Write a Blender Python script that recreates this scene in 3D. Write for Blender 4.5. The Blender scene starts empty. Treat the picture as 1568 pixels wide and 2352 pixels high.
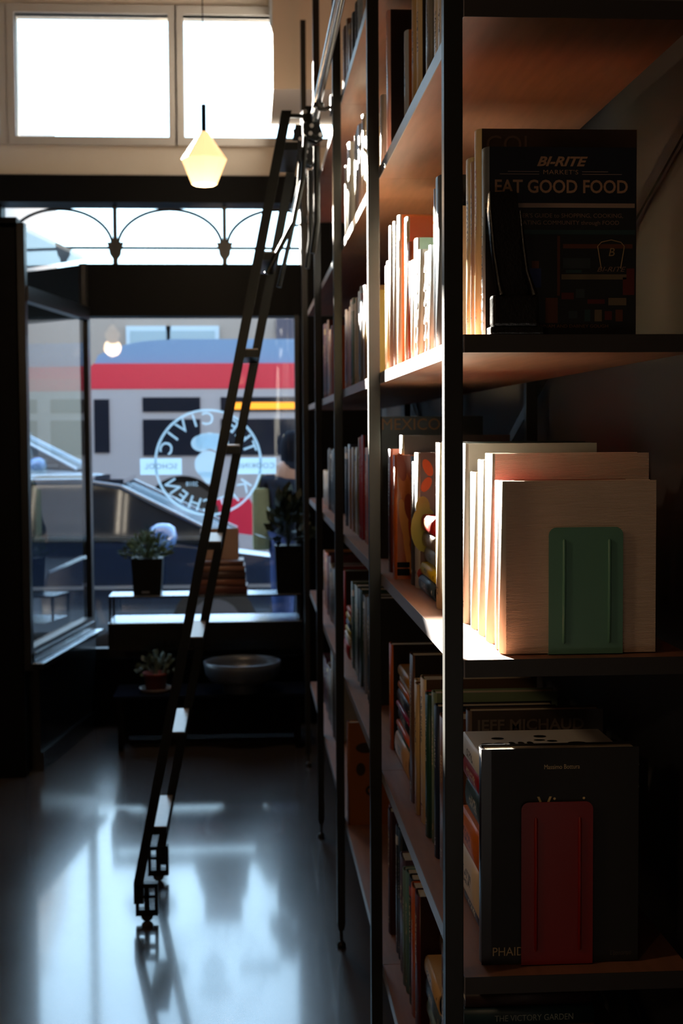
import bpy, bmesh, math, random
from mathutils import Vector, Matrix
random.seed(7)
D = bpy.data; sc = bpy.context.scene; col = sc.collection
# ------------------------------------------------------------------ camera, sky, sun, exposure
cam_d = D.cameras.new('camera'); cam = D.objects.new('camera', cam_d); col.objects.link(cam); sc.camera = cam
cam_d.sensor_fit = 'VERTICAL'; cam_d.sensor_height = 36; cam_d.sensor_width = 24; cam_d.lens = 50.0
cam_d.clip_start = 0.05; cam_d.clip_end = 300
cam_d.dof.use_dof = True; cam_d.dof.focus_distance = 1.98; cam_d.dof.aperture_fstop = 9.0
Rm = Matrix(((0.9977911, 0.0094790, -0.0657499), (-0.0661747, 0.0551964, -0.9962802), (-0.0058146, 0.9984305, 0.0557018)))
Rm = Matrix(((Rm[0][0], Rm[0][1], -(-Rm[0][2])), (Rm[1][0], Rm[1][1], Rm[1][2]), (Rm[2][0], Rm[2][1], Rm[2][2])))
cam.matrix_world = Matrix.Translation((0, 0, 1.59)) @ Rm.to_4x4()

w = D.worlds.new('World'); sc.world = w; w.use_nodes = True
SKY = 5.2
nt = w.node_tree; nt.nodes.clear()
bg = nt.nodes.new('ShaderNodeBackground'); out = nt.nodes.new('ShaderNodeOutputWorld')
tc = nt.nodes.new('ShaderNodeTexCoord'); sep = nt.nodes.new('ShaderNodeSeparateXYZ'); cr = nt.nodes.new('ShaderNodeValToRGB')
cr.color_ramp.elements[0].position = 0.0; cr.color_ramp.elements[0].color = (.56, .82, .95, 1)
cr.color_ramp.elements[1].position = 0.6; cr.color_ramp.elements[1].color = (.42, .68, 1.0, 1)
nt.links.new(tc.outputs['Generated'], sep.inputs[0]); nt.links.new(sep.outputs['Z'], cr.inputs[0])
nt.links.new(cr.outputs[0], bg.inputs[0]); bg.inputs[1].default_value = SKY
nt.links.new(bg.outputs[0], out.inputs[0])

sun_d = D.lights.new('sun', 'SUN'); sun_d.energy = 185; sun_d.color = (1.0, .93, .80); sun_d.angle = math.radians(.55)
sun = D.objects.new('sun', sun_d); col.objects.link(sun); sun.location = (-3, 12, 8)
sun.rotation_euler = Vector((0.245, -1, -0.345)).to_track_quat('-Z', 'Y').to_euler()

sc.view_settings.view_transform = 'Standard'; sc.view_settings.look = 'None'
sc.view_settings.exposure = 0.0; sc.view_settings.gamma = 1.0
sc.cycles.use_denoising = True
sc.cycles.max_bounces = 8; sc.cycles.diffuse_bounces = 5; sc.cycles.glossy_bounces = 5
sc.cycles.transmission_bounces = 6; sc.cycles.transparent_max_bounces = 16
sc.cycles.caustics_reflective = False; sc.cycles.caustics_refractive = False
sc.cycles.sample_clamp_indirect = 6.0

# ------------------------------------------------------------------ helpers
def lin(h):
    if isinstance(h, (tuple, list)): return tuple(h)[:3] + (1,)
    v = [int(h[i:i+2], 16)/255 for i in (0, 2, 4)]
    return tuple((c/12.92 if c <= .04045 else ((c+.055)/1.055)**2.4) for c in v) + (1,)
MC = {}
def mat(name, c, rough=.5, metal=0.0, noise=0.0, scale=20, bump=0.0, emit=None, est=1.0, spec=.5, coat=0.0, stretch=None):
    if name in MC: return MC[name]
    m = D.materials.new(name); m.use_nodes = True; n = m.node_tree.nodes; l = m.node_tree.links; b = n['Principled BSDF']
    b.inputs['Base Color'].default_value = lin(c); b.inputs['Roughness'].default_value = rough
    b.inputs['Metallic'].default_value = metal; b.inputs['Specular IOR Level'].default_value = spec
    b.inputs['Coat Weight'].default_value = coat
    if emit: b.inputs['Emission Color'].default_value = lin(emit); b.inputs['Emission Strength'].default_value = est
    if noise or bump:
        t = n.new('ShaderNodeTexCoord'); tx = n.new('ShaderNodeTexNoise'); tx.inputs['Scale'].default_value = scale
        tx.inputs['Detail'].default_value = 5
        if stretch:
            mp = n.new('ShaderNodeMapping'); mp.inputs['Scale'].default_value = stretch
            l.new(t.outputs['Object'], mp.inputs[0]); l.new(mp.outputs[0], tx.inputs['Vector'])
        else: l.new(t.outputs['Object'], tx.inputs['Vector'])
        if noise:
            mx = n.new('ShaderNodeMix'); mx.data_type = 'RGBA'
            a = lin(c); mx.inputs['A'].default_value = tuple(x*(1-noise) for x in a[:3])+(1,)
            mx.inputs['B'].default_value = tuple(min(1, x*(1+noise)) for x in a[:3])+(1,)
            l.new(tx.outputs['Fac'], mx.inputs['Factor']); l.new(mx.outputs['Result'], b.inputs['Base Color'])
        if bump:
            bp = n.new('ShaderNodeBump'); bp.inputs['Strength'].default_value = bump; bp.inputs['Distance'].default_value = .002
            l.new(tx.outputs['Fac'], bp.inputs['Height']); l.new(bp.outputs[0], b.inputs['Normal'])
    MC[name] = m; return m

def glass_mat(name, tint=(1, 1, 1), ior=.95):
    if name in MC: return MC[name]
    m = D.materials.new(name); m.use_nodes = True; n = m.node_tree.nodes; l = m.node_tree.links; n.clear()
    o = n.new('ShaderNodeOutputMaterial'); mx = n.new('ShaderNodeMixShader'); tr = n.new('ShaderNodeBsdfTransparent'); gl = n.new('ShaderNodeBsdfGlossy'); fr = n.new('ShaderNodeLayerWeight'); pw = n.new('ShaderNodeMath'); ml = n.new('ShaderNodeMath')
    tr.inputs[0].default_value = tuple(tint)+(1,); gl.inputs['Roughness'].default_value = .01; fr.inputs[0].default_value = .5; pw.operation = 'POWER'; pw.inputs[1].default_value = 5; ml.operation = 'MULTIPLY_ADD'; ml.inputs[1].default_value = ior; ml.inputs[2].default_value = .045
    l.new(fr.outputs['Facing'], pw.inputs[0]); l.new(pw.outputs[0], ml.inputs[0]); l.new(ml.outputs[0], mx.inputs[0]); l.new(tr.outputs[0], mx.inputs[1]); l.new(gl.outputs[0], mx.inputs[2]); l.new(mx.outputs[0], o.inputs[0])
    MC[name] = m; return m

def tag(o, label=None, cat=None, group=None, kind=None):
    if label: o['label'] = label
    if cat: o['category'] = cat
    if group: o['group'] = group
    if kind: o['kind'] = kind
    return o
def empty(name, loc=(0, 0, 0), rz=0):
    o = D.objects.new(name, None); col.objects.link(o); o.location = loc; o.rotation_euler = (0, 0, rz); o.empty_display_size = .05; return o

class MB:
    """collects vertices and faces and links them as one mesh object"""
    def __init__(s): s.v = []; s.f = []; s.m = []; s.mi = 0; s.sm = []
    def add(s, vs, fs, smooth=False):
        b = len(s.v); s.v += [tuple(v) for v in vs]
        for f in fs: s.f.append(tuple(i+b for i in f)); s.m.append(s.mi); s.sm.append(smooth)
        return s
    def box(s, x0, x1, y0, y1, z0, z1, M=None):
        vs = [Vector(p) for p in ((x0,y0,z0),(x1,y0,z0),(x1,y1,z0),(x0,y1,z0),(x0,y0,z1),(x1,y0,z1),(x1,y1,z1),(x0,y1,z1))]
        if M: vs = [M @ v for v in vs]
        return s.add(vs, [(0,3,2,1),(4,5,6,7),(0,1,5,4),(1,2,6,5),(2,3,7,6),(3,0,4,7)])
    def bevbox(s, x0, x1, y0, y1, z0, z1, r=.003):
        """box with chamfered edges"""
        bm = bmesh.new(); bmesh.ops.create_cube(bm, size=1)
        for v in bm.verts: v.co = Vector((x0+(v.co.x+.5)*(x1-x0), y0+(v.co.y+.5)*(y1-y0), z0+(v.co.z+.5)*(z1-z0)))
        bmesh.ops.bevel(bm, geom=bm.edges[:], offset=r, segments=2, affect='EDGES', profile=.7)
        bm.verts.ensure_lookup_table(); bm.verts.index_update()
        s.add([v.co.copy() for v in bm.verts], [tuple(v.index for v in f.verts) for f in bm.faces]); bm.free(); return s
    def tube(s, pts, r, n=10, cap=True):
        pts = [Vector(p) for p in pts]; rs = r if isinstance(r, (list, tuple)) else [r]*len(pts); rings = []; prev = None
        for i, p in enumerate(pts):
            d = (pts[min(i+1, len(pts)-1)]-pts[max(i-1, 0)]).normalized()
            u = d.orthogonal().normalized() if prev is None else (prev-d*prev.dot(d)).normalized()
            prev = u; w_ = d.cross(u)
            rings.append([p+(u*math.cos(a)+w_*math.sin(a))*rs[i] for a in [2*math.pi*k/n for k in range(n)]])
        vs = [q for R in rings for q in R]; fs = []
        for i in range(len(pts)-1):
            for k in range(n):
                fs.append((i*n+k, i*n+(k+1) % n, (i+1)*n+(k+1) % n, (i+1)*n+k))
        s.add(vs, fs, True)
        if cap:
            s.add(rings[0], [tuple(range(n))[::-1]]); s.add(rings[-1], [tuple(range(n))])
        return s
    def prism(s, poly, axis, a, b, M=None):
        """poly: 2D outline, extruded from a to b along axis ('x','y','z')"""
        def P(u, v, t): return {'x': (t, u, v), 'y': (u, t, v), 'z': (u, v, t)}[axis]
        n = len(poly); vs = [Vector(P(u, v, a)) for u, v in poly]+[Vector(P(u, v, b)) for u, v in poly]
        if M: vs = [M @ v for v in vs]
        fs = [(i, (i+1) % n, n+(i+1) % n, n+i) for i in range(n)]+[tuple(range(n))[::-1], tuple(range(n, 2*n))]
        return s.add(vs, fs)
    def lathe(s, prof, n=28, c=(0, 0, 0)):
        vs = []; fs = []; m = len(prof)
        for k in range(n):
            a = 2*math.pi*k/n
            for r, z in prof: vs.append((c[0]+r*math.cos(a), c[1]+r*math.sin(a), c[2]+z))
        for k in range(n):
            for i in range(m-1):
                fs.append((k*m+i, ((k+1) % n)*m+i, ((k+1) % n)*m+i+1, k*m+i+1))
        return s.add(vs, fs, True)
    def build(s, name, mats, parent=None, loc=None, fix=True):
        me = D.meshes.new(name); me.from_pydata(s.v, [], s.f)
        for m in (mats if isinstance(mats, (list, tuple)) else [mats]): me.materials.append(m)
        for p, mi, sm in zip(me.polygons, s.m, s.sm): p.material_index = mi; p.use_smooth = sm
        if fix:
            bm = bmesh.new(); bm.from_mesh(me); bmesh.ops.recalc_face_normals(bm, faces=bm.faces[:]); bm.to_mesh(me); bm.free()
        o = D.objects.new(name, me); col.objects.link(o)
        if parent: o.parent = parent
        if loc: o.location = loc
        return o
def mb(): return MB()

def text_geo(s, size, align='CENTER', extrude=0.0, shear=0.0, offset=0.0, spacing=1.0):
    c = D.curves.new('t', 'FONT'); c.body = s; c.size = size; c.align_x = align; c.align_y = 'CENTER'; c.extrude = extrude; c.shear = shear; c.offset = offset; c.space_character = spacing
    c.resolution_u = 3
    o = D.objects.new('t', c); col.objects.link(o); dg = bpy.context.evaluated_depsgraph_get()
    me = D.meshes.new_from_object(o.evaluated_get(dg)); vs = [v.co.copy() for v in me.vertices]; fs = [tuple(p.vertices) for p in me.polygons]
    D.objects.remove(o); D.curves.remove(c); D.meshes.remove(me); return vs, fs
FRONT = Matrix(((1, 0, 0, 0), (0, 0, 1, 0), (0, 1, 0, 0), (0, 0, 0, 1)))   # text in the XZ plane, read from -Y
SPINE = Matrix(((0, 0, -1, 0), (0, 1, 0, 0), (-1, 0, 0, 0), (0, 0, 0, 1)))   # rewritten below
def put_text(m, s, size, x, y, z, M=FRONT, width=None, **k):
    vs, fs = text_geo(s, size, **k)
    if width:
        w0 = max(v.x for v in vs)-min(v.x for v in vs); q = width/w0
        vs = [Vector((v.x*q, v.y, v.z)) for v in vs]
    m.add([M @ v+Vector((x, y, z)) for v in vs], fs)

# ------------------------------------------------------------------ materials
steel = mat('black_steel', '1b1c1a', .42, .0, spec=.4, bump=.05, scale=300)
steel_side = steel
gloss_black = mat('black_gloss_metal', (.004, .0045, .005), .2, 0, spec=.3)
top_sheen = mat('sheen_metal', (.78, .88, .95), .27, 1.0)  # bright metal put on black ledge tops to stand for reflected daylight
black_paint = mat('black_paint', (.003, .003, .0035), .5, spec=.06)
cream_wall = mat('cream_plaster', (.68, .63, .56), .8, noise=.04, scale=3)
dark_wall = mat('charcoal_wall', (.065, .063, .068), .7, noise=.06, scale=4)
wood = mat('walnut_shelf', (.27, .122, .074), .42, noise=.35, scale=9, stretch=(8, .7, 8), spec=.35)
edge_steel = mat('grey_steel_edge', (.24, .22, .235), .38, spec=.5)
glass = glass_mat('clear_glass')
paper = mat('book_paper', 'd2c6ae', .85, spec=.15)
MAP = {}

# ------------------------------------------------------------------ floor, walls, ceiling
def structure(o): o['kind'] = 'structure'; return o
fm = D.materials.new('polished_concrete'); fm.use_nodes = True
n = fm.node_tree.nodes; l = fm.node_tree.links; b = n['Principled BSDF']
t_ = n.new('ShaderNodeTexCoord'); n1 = n.new('ShaderNodeTexNoise'); n1.inputs['Scale'].default_value = 1.7; n1.inputs['Detail'].default_value = 8
c1 = n.new('ShaderNodeValToRGB'); c1.color_ramp.elements[0].color = (.040, .032, .028, 1); c1.color_ramp.elements[1].color = (.080, .064, .054, 1)
c2 = n.new('ShaderNodeMapRange'); c2.inputs['To Min'].default_value = .20; c2.inputs['To Max'].default_value = .28
n2 = n.new('ShaderNodeTexNoise'); n2.inputs['Scale'].default_value = 2.2; bp = n.new('ShaderNodeBump'); bp.inputs['Strength'].default_value = .05; bp.inputs['Distance'].default_value = .01
for a, c in ((t_.outputs['Object'], n1.inputs['Vector']), (t_.outputs['Object'], n2.inputs['Vector']), (n1.outputs['Fac'], c1.inputs[0]), (c1.outputs[0], b.inputs['Base Color']),
             (n1.outputs['Fac'], c2.inputs['Value']), (c2.outputs[0], b.inputs['Roughness']), (n2.outputs['Fac'], bp.inputs['Height']), (bp.outputs[0], b.inputs['Normal'])): l.new(a, c)
b.inputs['Specular IOR Level'].default_value = .9; b.inputs['Coat Weight'].default_value = .8; b.inputs['Coat Roughness'].default_value = .085
structure(mb().box(-4, .70, -4.2, 7.95, -.12, 0).build('floor', fm))
XW = .66
structure(mb().box(XW, XW+.12, -4.2, 7.95, 0, 4.4).build('wall_right', dark_wall))
structure(mb().box(-4.12, -4, -4.2, 7.95, 0, 4.4).build('wall_left', mat('side_wall', (.13, .10, .08), .8, noise=.05)))
structure(mb().box(-4.12, XW+.12, -4.32, -4.2, 0, 4.4).build('wall_back', mat('back_wall', (.34, .25, .18), .8, noise=.05)))
structure(mb().box(-4.12, XW+.12, -4.32, 8.0, 4.4, 4.5).build('ceiling', mat('ceiling_paint', (.40, .34, .28), .85)))

# front wall: cream band with the four upper windows
WY0, WY1 = 7.8, 7.92
zb, zt = 3.18, 3.83
xs = [(-3.053+.001, -2.24), (-2.141, -1.30), (-1.214, -.402), (-.322, .49)]
fw = mb(); fw.box(-4, XW, WY0, WY1, 2.962, zb).box(-4, XW, WY0, WY1, zt, 4.4)
px = -4
for a, c in xs: fw.box(px, a, WY0, WY1, zb, zt); px = c
fw.box(px, XW, WY0, WY1, zb, zt)
structure(fw.build('wall_front', cream_wall))
for i, (a, c) in enumerate(xs):
    wn = structure(empty('window_%d' % (i+1), (a, WY0, zb)))
    f = mb(); t = .022; W_, H_ = c-a, zt-zb
    for q in ((-.045, 0, -.02, .055, -.045, H_+.045), (W_, W_+.045, -.02, .055, -.045, H_+.045), (0, W_, -.02, .055, -.045, 0), (0, W_, -.02, .055, H_, H_+.045)): f.box(*q)
    f.build('window_frame', mat('cream_frame', (.42, .40, .38), .6), wn)
    mb().box(0, W_, .03, .036, 0, H_).build('pane', glass, wn)
# black beam, header, transom with the iron arches
structure(mb().box(-4, XW, 7.70, 7.92, 2.82, 2.962).build('trim_1', black_paint))
structure(mb().box(-.89, .36, 7.78, 7.95, 2.225, 2.504).prism([(-.86, 7.80), (-.86, 7.92), (-1.50, 8.62), (-4, 8.62), (-4, 8.50), (-1.55, 8.50)], 'z', 2.225, 2.504).build('trim_2', black_paint))
structure(mb().box(.298, XW, 7.74, 7.95, 0, 2.82).build('trim_3', black_paint))
structure(mb().box(-4, -1.30, 7.79, 7.92, 2.504, 2.82).build('trim_4', black_paint))
tr = structure(empty('window_5', (0, 7.86, 2.504)))
g = mb(); cxs = [-1.0, -.408, .184]
for cx in cxs:
    pts = [(cx+.283*math.cos(a), 0, .098+.205*math.sin(a)) for a in [math.pi*k/26 for k in range(27)]]
    pts = [p for p in pts if -1.30 < p[0] < .298]
    g.tube(pts, .0085, 8)
g.box(-1.30, .298, -.008, .008, .088, .102)
for cx in (-.704, -.112):
    g.box(cx-.011, cx+.011, -.012, .012, .10, .316)
    g.prism([(cx-.045, .125), (cx+.045, .125), (cx+.034, .09), (cx+.03, .06), (cx+.013, .035), (cx+.013, 0), (cx-.013, 0), (cx-.013, .035), (cx-.03, .06), (cx-.034, .09)], 'y', -.014, .014)
g.build('iron_arches', mat('iron', '17181a', .5), tr)
mb().box(-1.30, .298, .014, .02, 0, .316).build('pane', glass, tr)

# partition on the left, entry alcove ceiling, angled return window
structure(mb().box(-4, -1.035, 6.60, 6.72, 0, 2.575).build('wall_partition', black_paint))
pt = lambda y: -1.022+(y-6.6)*.138      # plan line of the return window
structure(mb().prism([(-4, 6.60), (pt(6.6)-.012, 6.60), (pt(7.8)-.012, 7.80), (-1.52, 8.55), (-4, 8.55)], 'z', 2.530, 2.55).build('ceiling_alcove', mat('alcove_white', (.70, .76, .80), .6)))
rv = structure(empty('window_7', (0, 0, 0)))
def strip(m, y0, y1, off0, off1, z0, z1):
    m.prism([(pt(y0)+off0, y0), (pt(y1)+off0, y1), (pt(y1)+off1, y1), (pt(y0)+off1, y0)], 'z', z0, z1)
f = mb(); strip(f, 6.62, 7.74, -.02, .03, 2.20, 2.268); strip(f, 6.62, 7.74, -.03, .02, .575, .60); strip(f, 6.6, 6.64, -.02, .02, .5, 2.55)
f.build('window_frame', mat('frame_black', '0c0d0f', .35, spec=.35), rv)
f = mb(); f.add([(pt(6.64), 6.64, .6), (pt(7.76), 7.76, .6), (pt(7.76), 7.76, 2.552), (pt(6.64), 6.64, 2.552)], [(0, 1, 2, 3)]); f.build('pane', glass, rv)
f = mb(); strip(f, 6.62, 7.78, -.10, .028, .535, .573); si = f.build('window_sill', gloss_black, rv); f = mb(); strip(f, 6.66, 7.76, .0, .026, .5732, .575); strip(f, 6.62, 7.76, .021, .073, .530, .532); f.build('sill_sheen', top_sheen, si)
f = mb(); strip(f, 6.72, 7.80, -.07, .02, 0, .53); strip(f, 6.60, 7.80, .02, .075, .505, .53); strip(f, 6.72, 7.74, .02, .035, 0, .09)
structure(f.build('wall_return', gloss_black))
structure(mb().box(-.892, -.848, 7.76, 7.88, 0, 2.504).build('trim_5', mat('frame_black', '121315', .35)))
# main display window
mw = structure(empty('window_6', (0, 7.86, 0)))
mb().box(-.852, .272, -.003, .003, .41, 2.225).build('pane', glass, mw)
mb().box(-.852, .272, -.03, .04, .36, .413).box(.265, .305, -.06, .06, .36, 2.23).box(.262, .285, -.10, -.06, .6, 2.23).build('window_frame', mat('frame_grey', (.02, .022, .026), .45, spec=.3), mw)
structure(mb().box(-.852, .30, 7.80, 7.92, 0, .36).build('wall_knee', black_paint))
structure(mb().box(.14, XW, 6.98, 7.78, 3.25, 4.4).build('ceiling_bulkhead', cream_wall))

# window lettering: white vinyl on the pane, reversed as seen from inside
vm = D.materials.new('white_vinyl'); vm.use_nodes = True; n = vm.node_tree.nodes; l = vm.node_tree.links; n.clear()
o_ = n.new('ShaderNodeOutputMaterial'); mx = n.new('ShaderNodeMixShader'); m2 = n.new('ShaderNodeMixShader'); tl = n.new('ShaderNodeBsdfTranslucent'); df = n.new('ShaderNodeBsdfDiffuse'); tp = n.new('ShaderNodeBsdfTransparent')
tl.inputs[0].default_value = (.72, .88, .95, 1); df.inputs[0].default_value = (.7, .8, .86, 1); mx.inputs[0].default_value = .25; m2.inputs[0].default_value = .34
l.new(tl.outputs[0], mx.inputs[1]); l.new(df.outputs[0], mx.inputs[2]); l.new(mx.outputs[0], m2.inputs[1]); l.new(tp.outputs[0], m2.inputs[2]); l.new(m2.outputs[0], o_.inputs[0])
VC = Vector((-.214, 0, 1.43)); LR = .295
def mir(m, vs, fs): m.add([Vector((VC.x-v.x, -.006, VC.z+v.y)) for v in vs], fs)
lg = mb()
N_ = 72; vs = []
for k in range(N_):
    a = 2*math.pi*k/N_; vs += [Vector((LR*math.cos(a), LR*math.sin(a), 0)), Vector(((LR-.014)*math.cos(a), (LR-.014)*math.sin(a), 0))]
mir(lg, vs, [(2*k, 2*((k+1) % N_), 2*((k+1) % N_)+1, 2*k+1) for k in range(N_)])
def arc_text(s, r, mid, step, size, top=True):
    n_ = len(s)
    for i, ch in enumerate(s):
        if ch == ' ': continue
        a = math.radians(mid-(i-(n_-1)/2)*step if top else mid+(i-(n_-1)/2)*step)
        v, f = text_geo(ch, size, offset=.0012)
        rot = a-math.pi/2 if top else a+math.pi/2
        M = Matrix.Translation((r*math.cos(a), r*math.sin(a), 0)) @ Matrix.Rotation(rot, 4, 'Z')
        mir(lg, [M @ q for q in v], f)
arc_text('THE CIVIC', .238, 90, 17.5, .098)
arc_text('KITCHEN', .238, 270, 19, .098, False)
v, f = text_geo('2018', .034); mir(lg, [Vector((q.x+.09, q.y-.118, 0)) for q in v], f)
lg.build('window_lettering', vm, mw)
bn = mb()
for sx in (-1, 1):
    a0, a1 = (.145, .372)
    mir(bn, [Vector((sx*a0, -.065, 0)), Vector((sx*a1, -.065, 0)), Vector((sx*a1, .025, 0)), Vector((sx*a0, .025, 0))], [(0, 1, 2, 3)])
bo = bn.build('banner_decal', mat('vinyl_pale', (.62, .78, .86), .5, emit=None), mw)
bo.data.materials[0] = vm2 = vm.copy(); vm2.name = 'banner_vinyl'
for nd in vm2.node_tree.nodes:
    if nd.type == 'MIX_SHADER' and nd.inputs[0].default_value > .3: nd.inputs[0].default_value = .06
bt = mb()
for s_, x_ in (('COOKING', -.258), ('SCHOOL', .258)):
    v, f = text_geo(s_, .042, spacing=1.1); bt.add([Vector((VC.x-(q.x+x_), -.009, VC.z+q.y-.02)) for q in v], f)
bt.build('banner_text', mat('banner_letters', (.35, .50, .55), .6), bo)
# whisk and flower shape in the middle of the emblem
wk = mb()
for k in range(5):
    a = math.radians(50+k*20-0); c_ = Vector((-.01+.075*math.cos(a)*1.0, .06+.06*math.sin(a), 0))
    mir(wk, [c_+Vector((.055*math.cos(t), .045*math.sin(t), 0)) for t in [2*math.pi*j/18 for j in range(18)]], [tuple(range(18))])
mir(wk, [Vector((.075*math.cos(t), -.01+.075*math.sin(t), 0)) for t in [2*math.pi*j/24 for j in range(24)]], [tuple(range(24))])
mir(wk, [Vector(p) for p in ((-.06, -.05, 0), (.06, -.05, 0), (.012, -.115, 0), (-.012, -.115, 0))], [(0, 1, 2, 3)])
wk.build('emblem_decal', vm, mw)

# ------------------------------------------------------------------ display slab, riser, low bench
sl = mb().bevbox(-.735, .285, 7.46, 7.795, .478, .598, .004).box(-.734, .284, 7.461, 7.475, .452, .479).build('display_ledge', gloss_black)
mb().box(-.733, .283, 7.462, 7.793, .598, .600).build('top_sheen', top_sheen, sl)
tag(sl, 'glossy black ledge running along the foot of the display window', 'ledge')
rs = empty('riser_table', (-.24, 7.65, .60)); tag(rs, 'low black metal riser shelf standing on the window ledge', 'shelf')
def rpart(m, nm, ma=gloss_black): return m.build(nm, ma, rs)
rpart(mb().box(-.50, .522, -.09, .13, .121, .129), 'shelf_top'); rpart(mb().box(-.499, .521, -.089, .129, .129, .131), 'top_sheen', top_sheen)
for x in (-.498, .508):
    for y in (-.09, .118): rpart(mb().box(x, x+.012, y, y+.012, 0, .121), 'leg')
bn_ = empty('low_bench', (-.2, 7.1, 0)); tag(bn_, 'dark low bench on the floor under the window ledge', 'bench')
mb().bevbox(-.48, .485, 0, .34, .262, .28, .003).build('bench_top', mat('bench_dark', (.006, .008, .014), .9, spec=0), bn_)
for x in (-.46, .43):
    for y in (.01, .30): mb().box(x, x+.03, y, y+.03, 0, .262).build('leg', black_paint, bn_)
mb().box(-.43, .43, .28, .30, .02, .262).build('back_panel', black_paint, bn_)

# ------------------------------------------------------------------ bookcase
PY = [1.895, 3.082, 4.30, 5.50, 6.70]
SB = {'S0': 2.572, 'S1': 2.137, 'S2': 1.696, 'S3': 1.258, 'S4': .820, 'S5': .383}
TOPZ = 3.5
bc = empty('bookcase', (.264, 1.895, 0)); tag(bc, 'long black steel bookcase with walnut shelves along the right wall', 'bookcase')
off = Vector((-.264, -1.895, 0))
post = mb().bevbox(0, .025, 0, .025, .075, TOPZ, .0012)
post.prism([(.004, .055), (.021, .055), (.025, .075), (0, .075)], 'y', .003, .022)
post.tube([(.0125, .0125, .02), (.0125, .0125, .058)], .005, 8); post.lathe([(0, 0), (.015, 0), (.013, .012), (.006, .02), (0, .02)], 12, (.0125, .0125, 0))
p0 = post.build('post', steel, bc)
first = True
for y in PY:
    for x in (0, .345):
        if first: first = False; continue
        p_ = p0.copy(); col.objects.link(p_); p_.parent = bc; p_.location = (x, y-1.895, 0)
for i in range(4):
    y0, y1 = PY[i]+(.0 if i == 0 else .0125), PY[i+1]+.0105
    if i == 0: y0 = PY[0]
    for s, z in SB.items():
        sh = mb().box(.0272, .343, y0-1.895, y1-1.895, z, z+.024).build('shelf_board', wood, bc)
        mb().box(.0258, .0272, y0-1.895, y1-1.895, z, z+.024).build('edge_strip', edge_steel, sh)
for s, z in SB.items():
    mb().box(.0272, .345, -.0015, 0, z, z+.024).build('end_strip', mat('end_strip_dark', (.03, .026, .024), .5), bc)
def strap(a, c):
    d = (Vector(c)-Vector(a)).normalized(); u = Vector((0, -d.z, d.y))*.014
    v = [Vector(a)-u, Vector(c)-u, Vector(c)+u, Vector(a)+u]; v = [q+off for q in v]
    m = mb(); m.add([q for q in v]+[q+Vector((.004, 0, 0)) for q in v], [(0, 1, 2, 3), (4, 5, 6, 7), (0, 1, 5, 4), (1, 2, 6, 5), (2, 3, 7, 6), (3, 0, 4, 7)])
    m.build('cross_brace', steel, bc)
strap((.636, 1.9, 2.09), (.636, 6.7, .46)); strap((.642, 1.9, .46), (.642, 6.7, 2.09))

# ------------------------------------------------------------------ ladder rail and ladder
RX, RZ = .222, 2.585
rl = empty('ladder_rail', (RX, 1.0, RZ)); tag(rl, 'round black ladder rail running along the front of the bookcase', 'rail')
mb().tube([(0, -.6, 0), (0, 5.9, 0)], .0135, 16).build('rail_tube', mat('rail_steel', (.10, .12, .14), .22, .6), rl)
for y in PY:
    b_ = mb(); yy = y-1.0
    b_.tube([(0, yy+.012, -.018), (.004, yy+.012, -.028), (.02, yy+.012, -.028), (.046, yy+.012, -.018)], .006, 8); b_.lathe([(.0, 0), (.017, 0), (.017, .012), (0, .012)], 12, (0, yy+.012, -.022))
    b_.box(.036, .0405, yy-.004, yy+.029, -.045, .015)
    b_.build('bracket', steel, rl)
ld = empty('ladder', (-.34, 4.6, 0)); tag(ld, 'tall black rolling ladder leaning on the rail of the bookcase', 'ladder')
lo = Vector((-.34, 4.6, 0))
lad_m = mat('ladder_steel', (.005, .005, .0045), .34, .0, spec=.14)
YA, YB = 4.60, 5.02
def line(z, s): # centre line of a stile
    return (-.3904 if s == 0 else -.3410)+.2011*z
for s, Y in ((0, YA), (1, YB)):
    m = mb(); zt_ = 2.615 if s == 0 else 2.66; xa, xb = line(.12, s), line(zt_, s); hw = .016
    poly = [(xa-hw, .06), (xa-hw, .13), (xb-hw, zt_), (xb+hw, zt_), (xa+hw, .13), (xa+hw, .06)]
    m.prism([(u-lo.x, v) for u, v in poly], 'y', Y-lo.y-.010, Y-lo.y+.010)
    m.build('stile', lad_m, ld)
    # caster housing: a plate cage with two windows and the wheel inside
    cx = xa+(.026 if s == 0 else -.012)-lo.x; yy = Y-lo.y; h = mb()
    for x in (-.036, .026): h.box(cx+x, cx+x+.010, yy-.016, yy+.016, .022, .125)
    for z, dz in ((.022, .020), (.114, .014)): h.box(cx-.036, cx+.036, yy-.016, yy+.016, z, z+dz)
    h.box(cx-.036, cx+.036, yy-.012, yy-.008, .030, .040); h.box(cx-.008, cx+.008, yy-.014, yy+.014, .03, .12); h.box(cx-.03, cx+.03, yy-.014, yy+.014, .080, .090)
    hs = h.build('caster_housing', lad_m, ld)
    w_ = mb(); w_.tube([(cx, yy-.006, .020), (cx, yy+.006, .020)], .020, 20); w_.build('wheel', mat('rubber', '101010', .6), hs)
TR = mat('ladder_tread', (.46, .44, .43), .32, .0, spec=.8, noise=.15, scale=30)  # pale tread tops put the window's reflection into the colour
for k in range(8):
    z = .306+.3105*k+(.04 if k == 7 else 0); xa = line(z, 0)-lo.x-.012; xb = xa+.066
    m = mb(); m.box(xa, xb, .0105, YB-YA-.0105, z, z+.004)
    t = m.build('tread', TR, ld)
    m = mb(); m.box(xa-.001, xb+.001, .0102, YB-YA-.0102, z-.024, z-.0005)
    m.build('tread_frame', lad_m, t)
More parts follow.
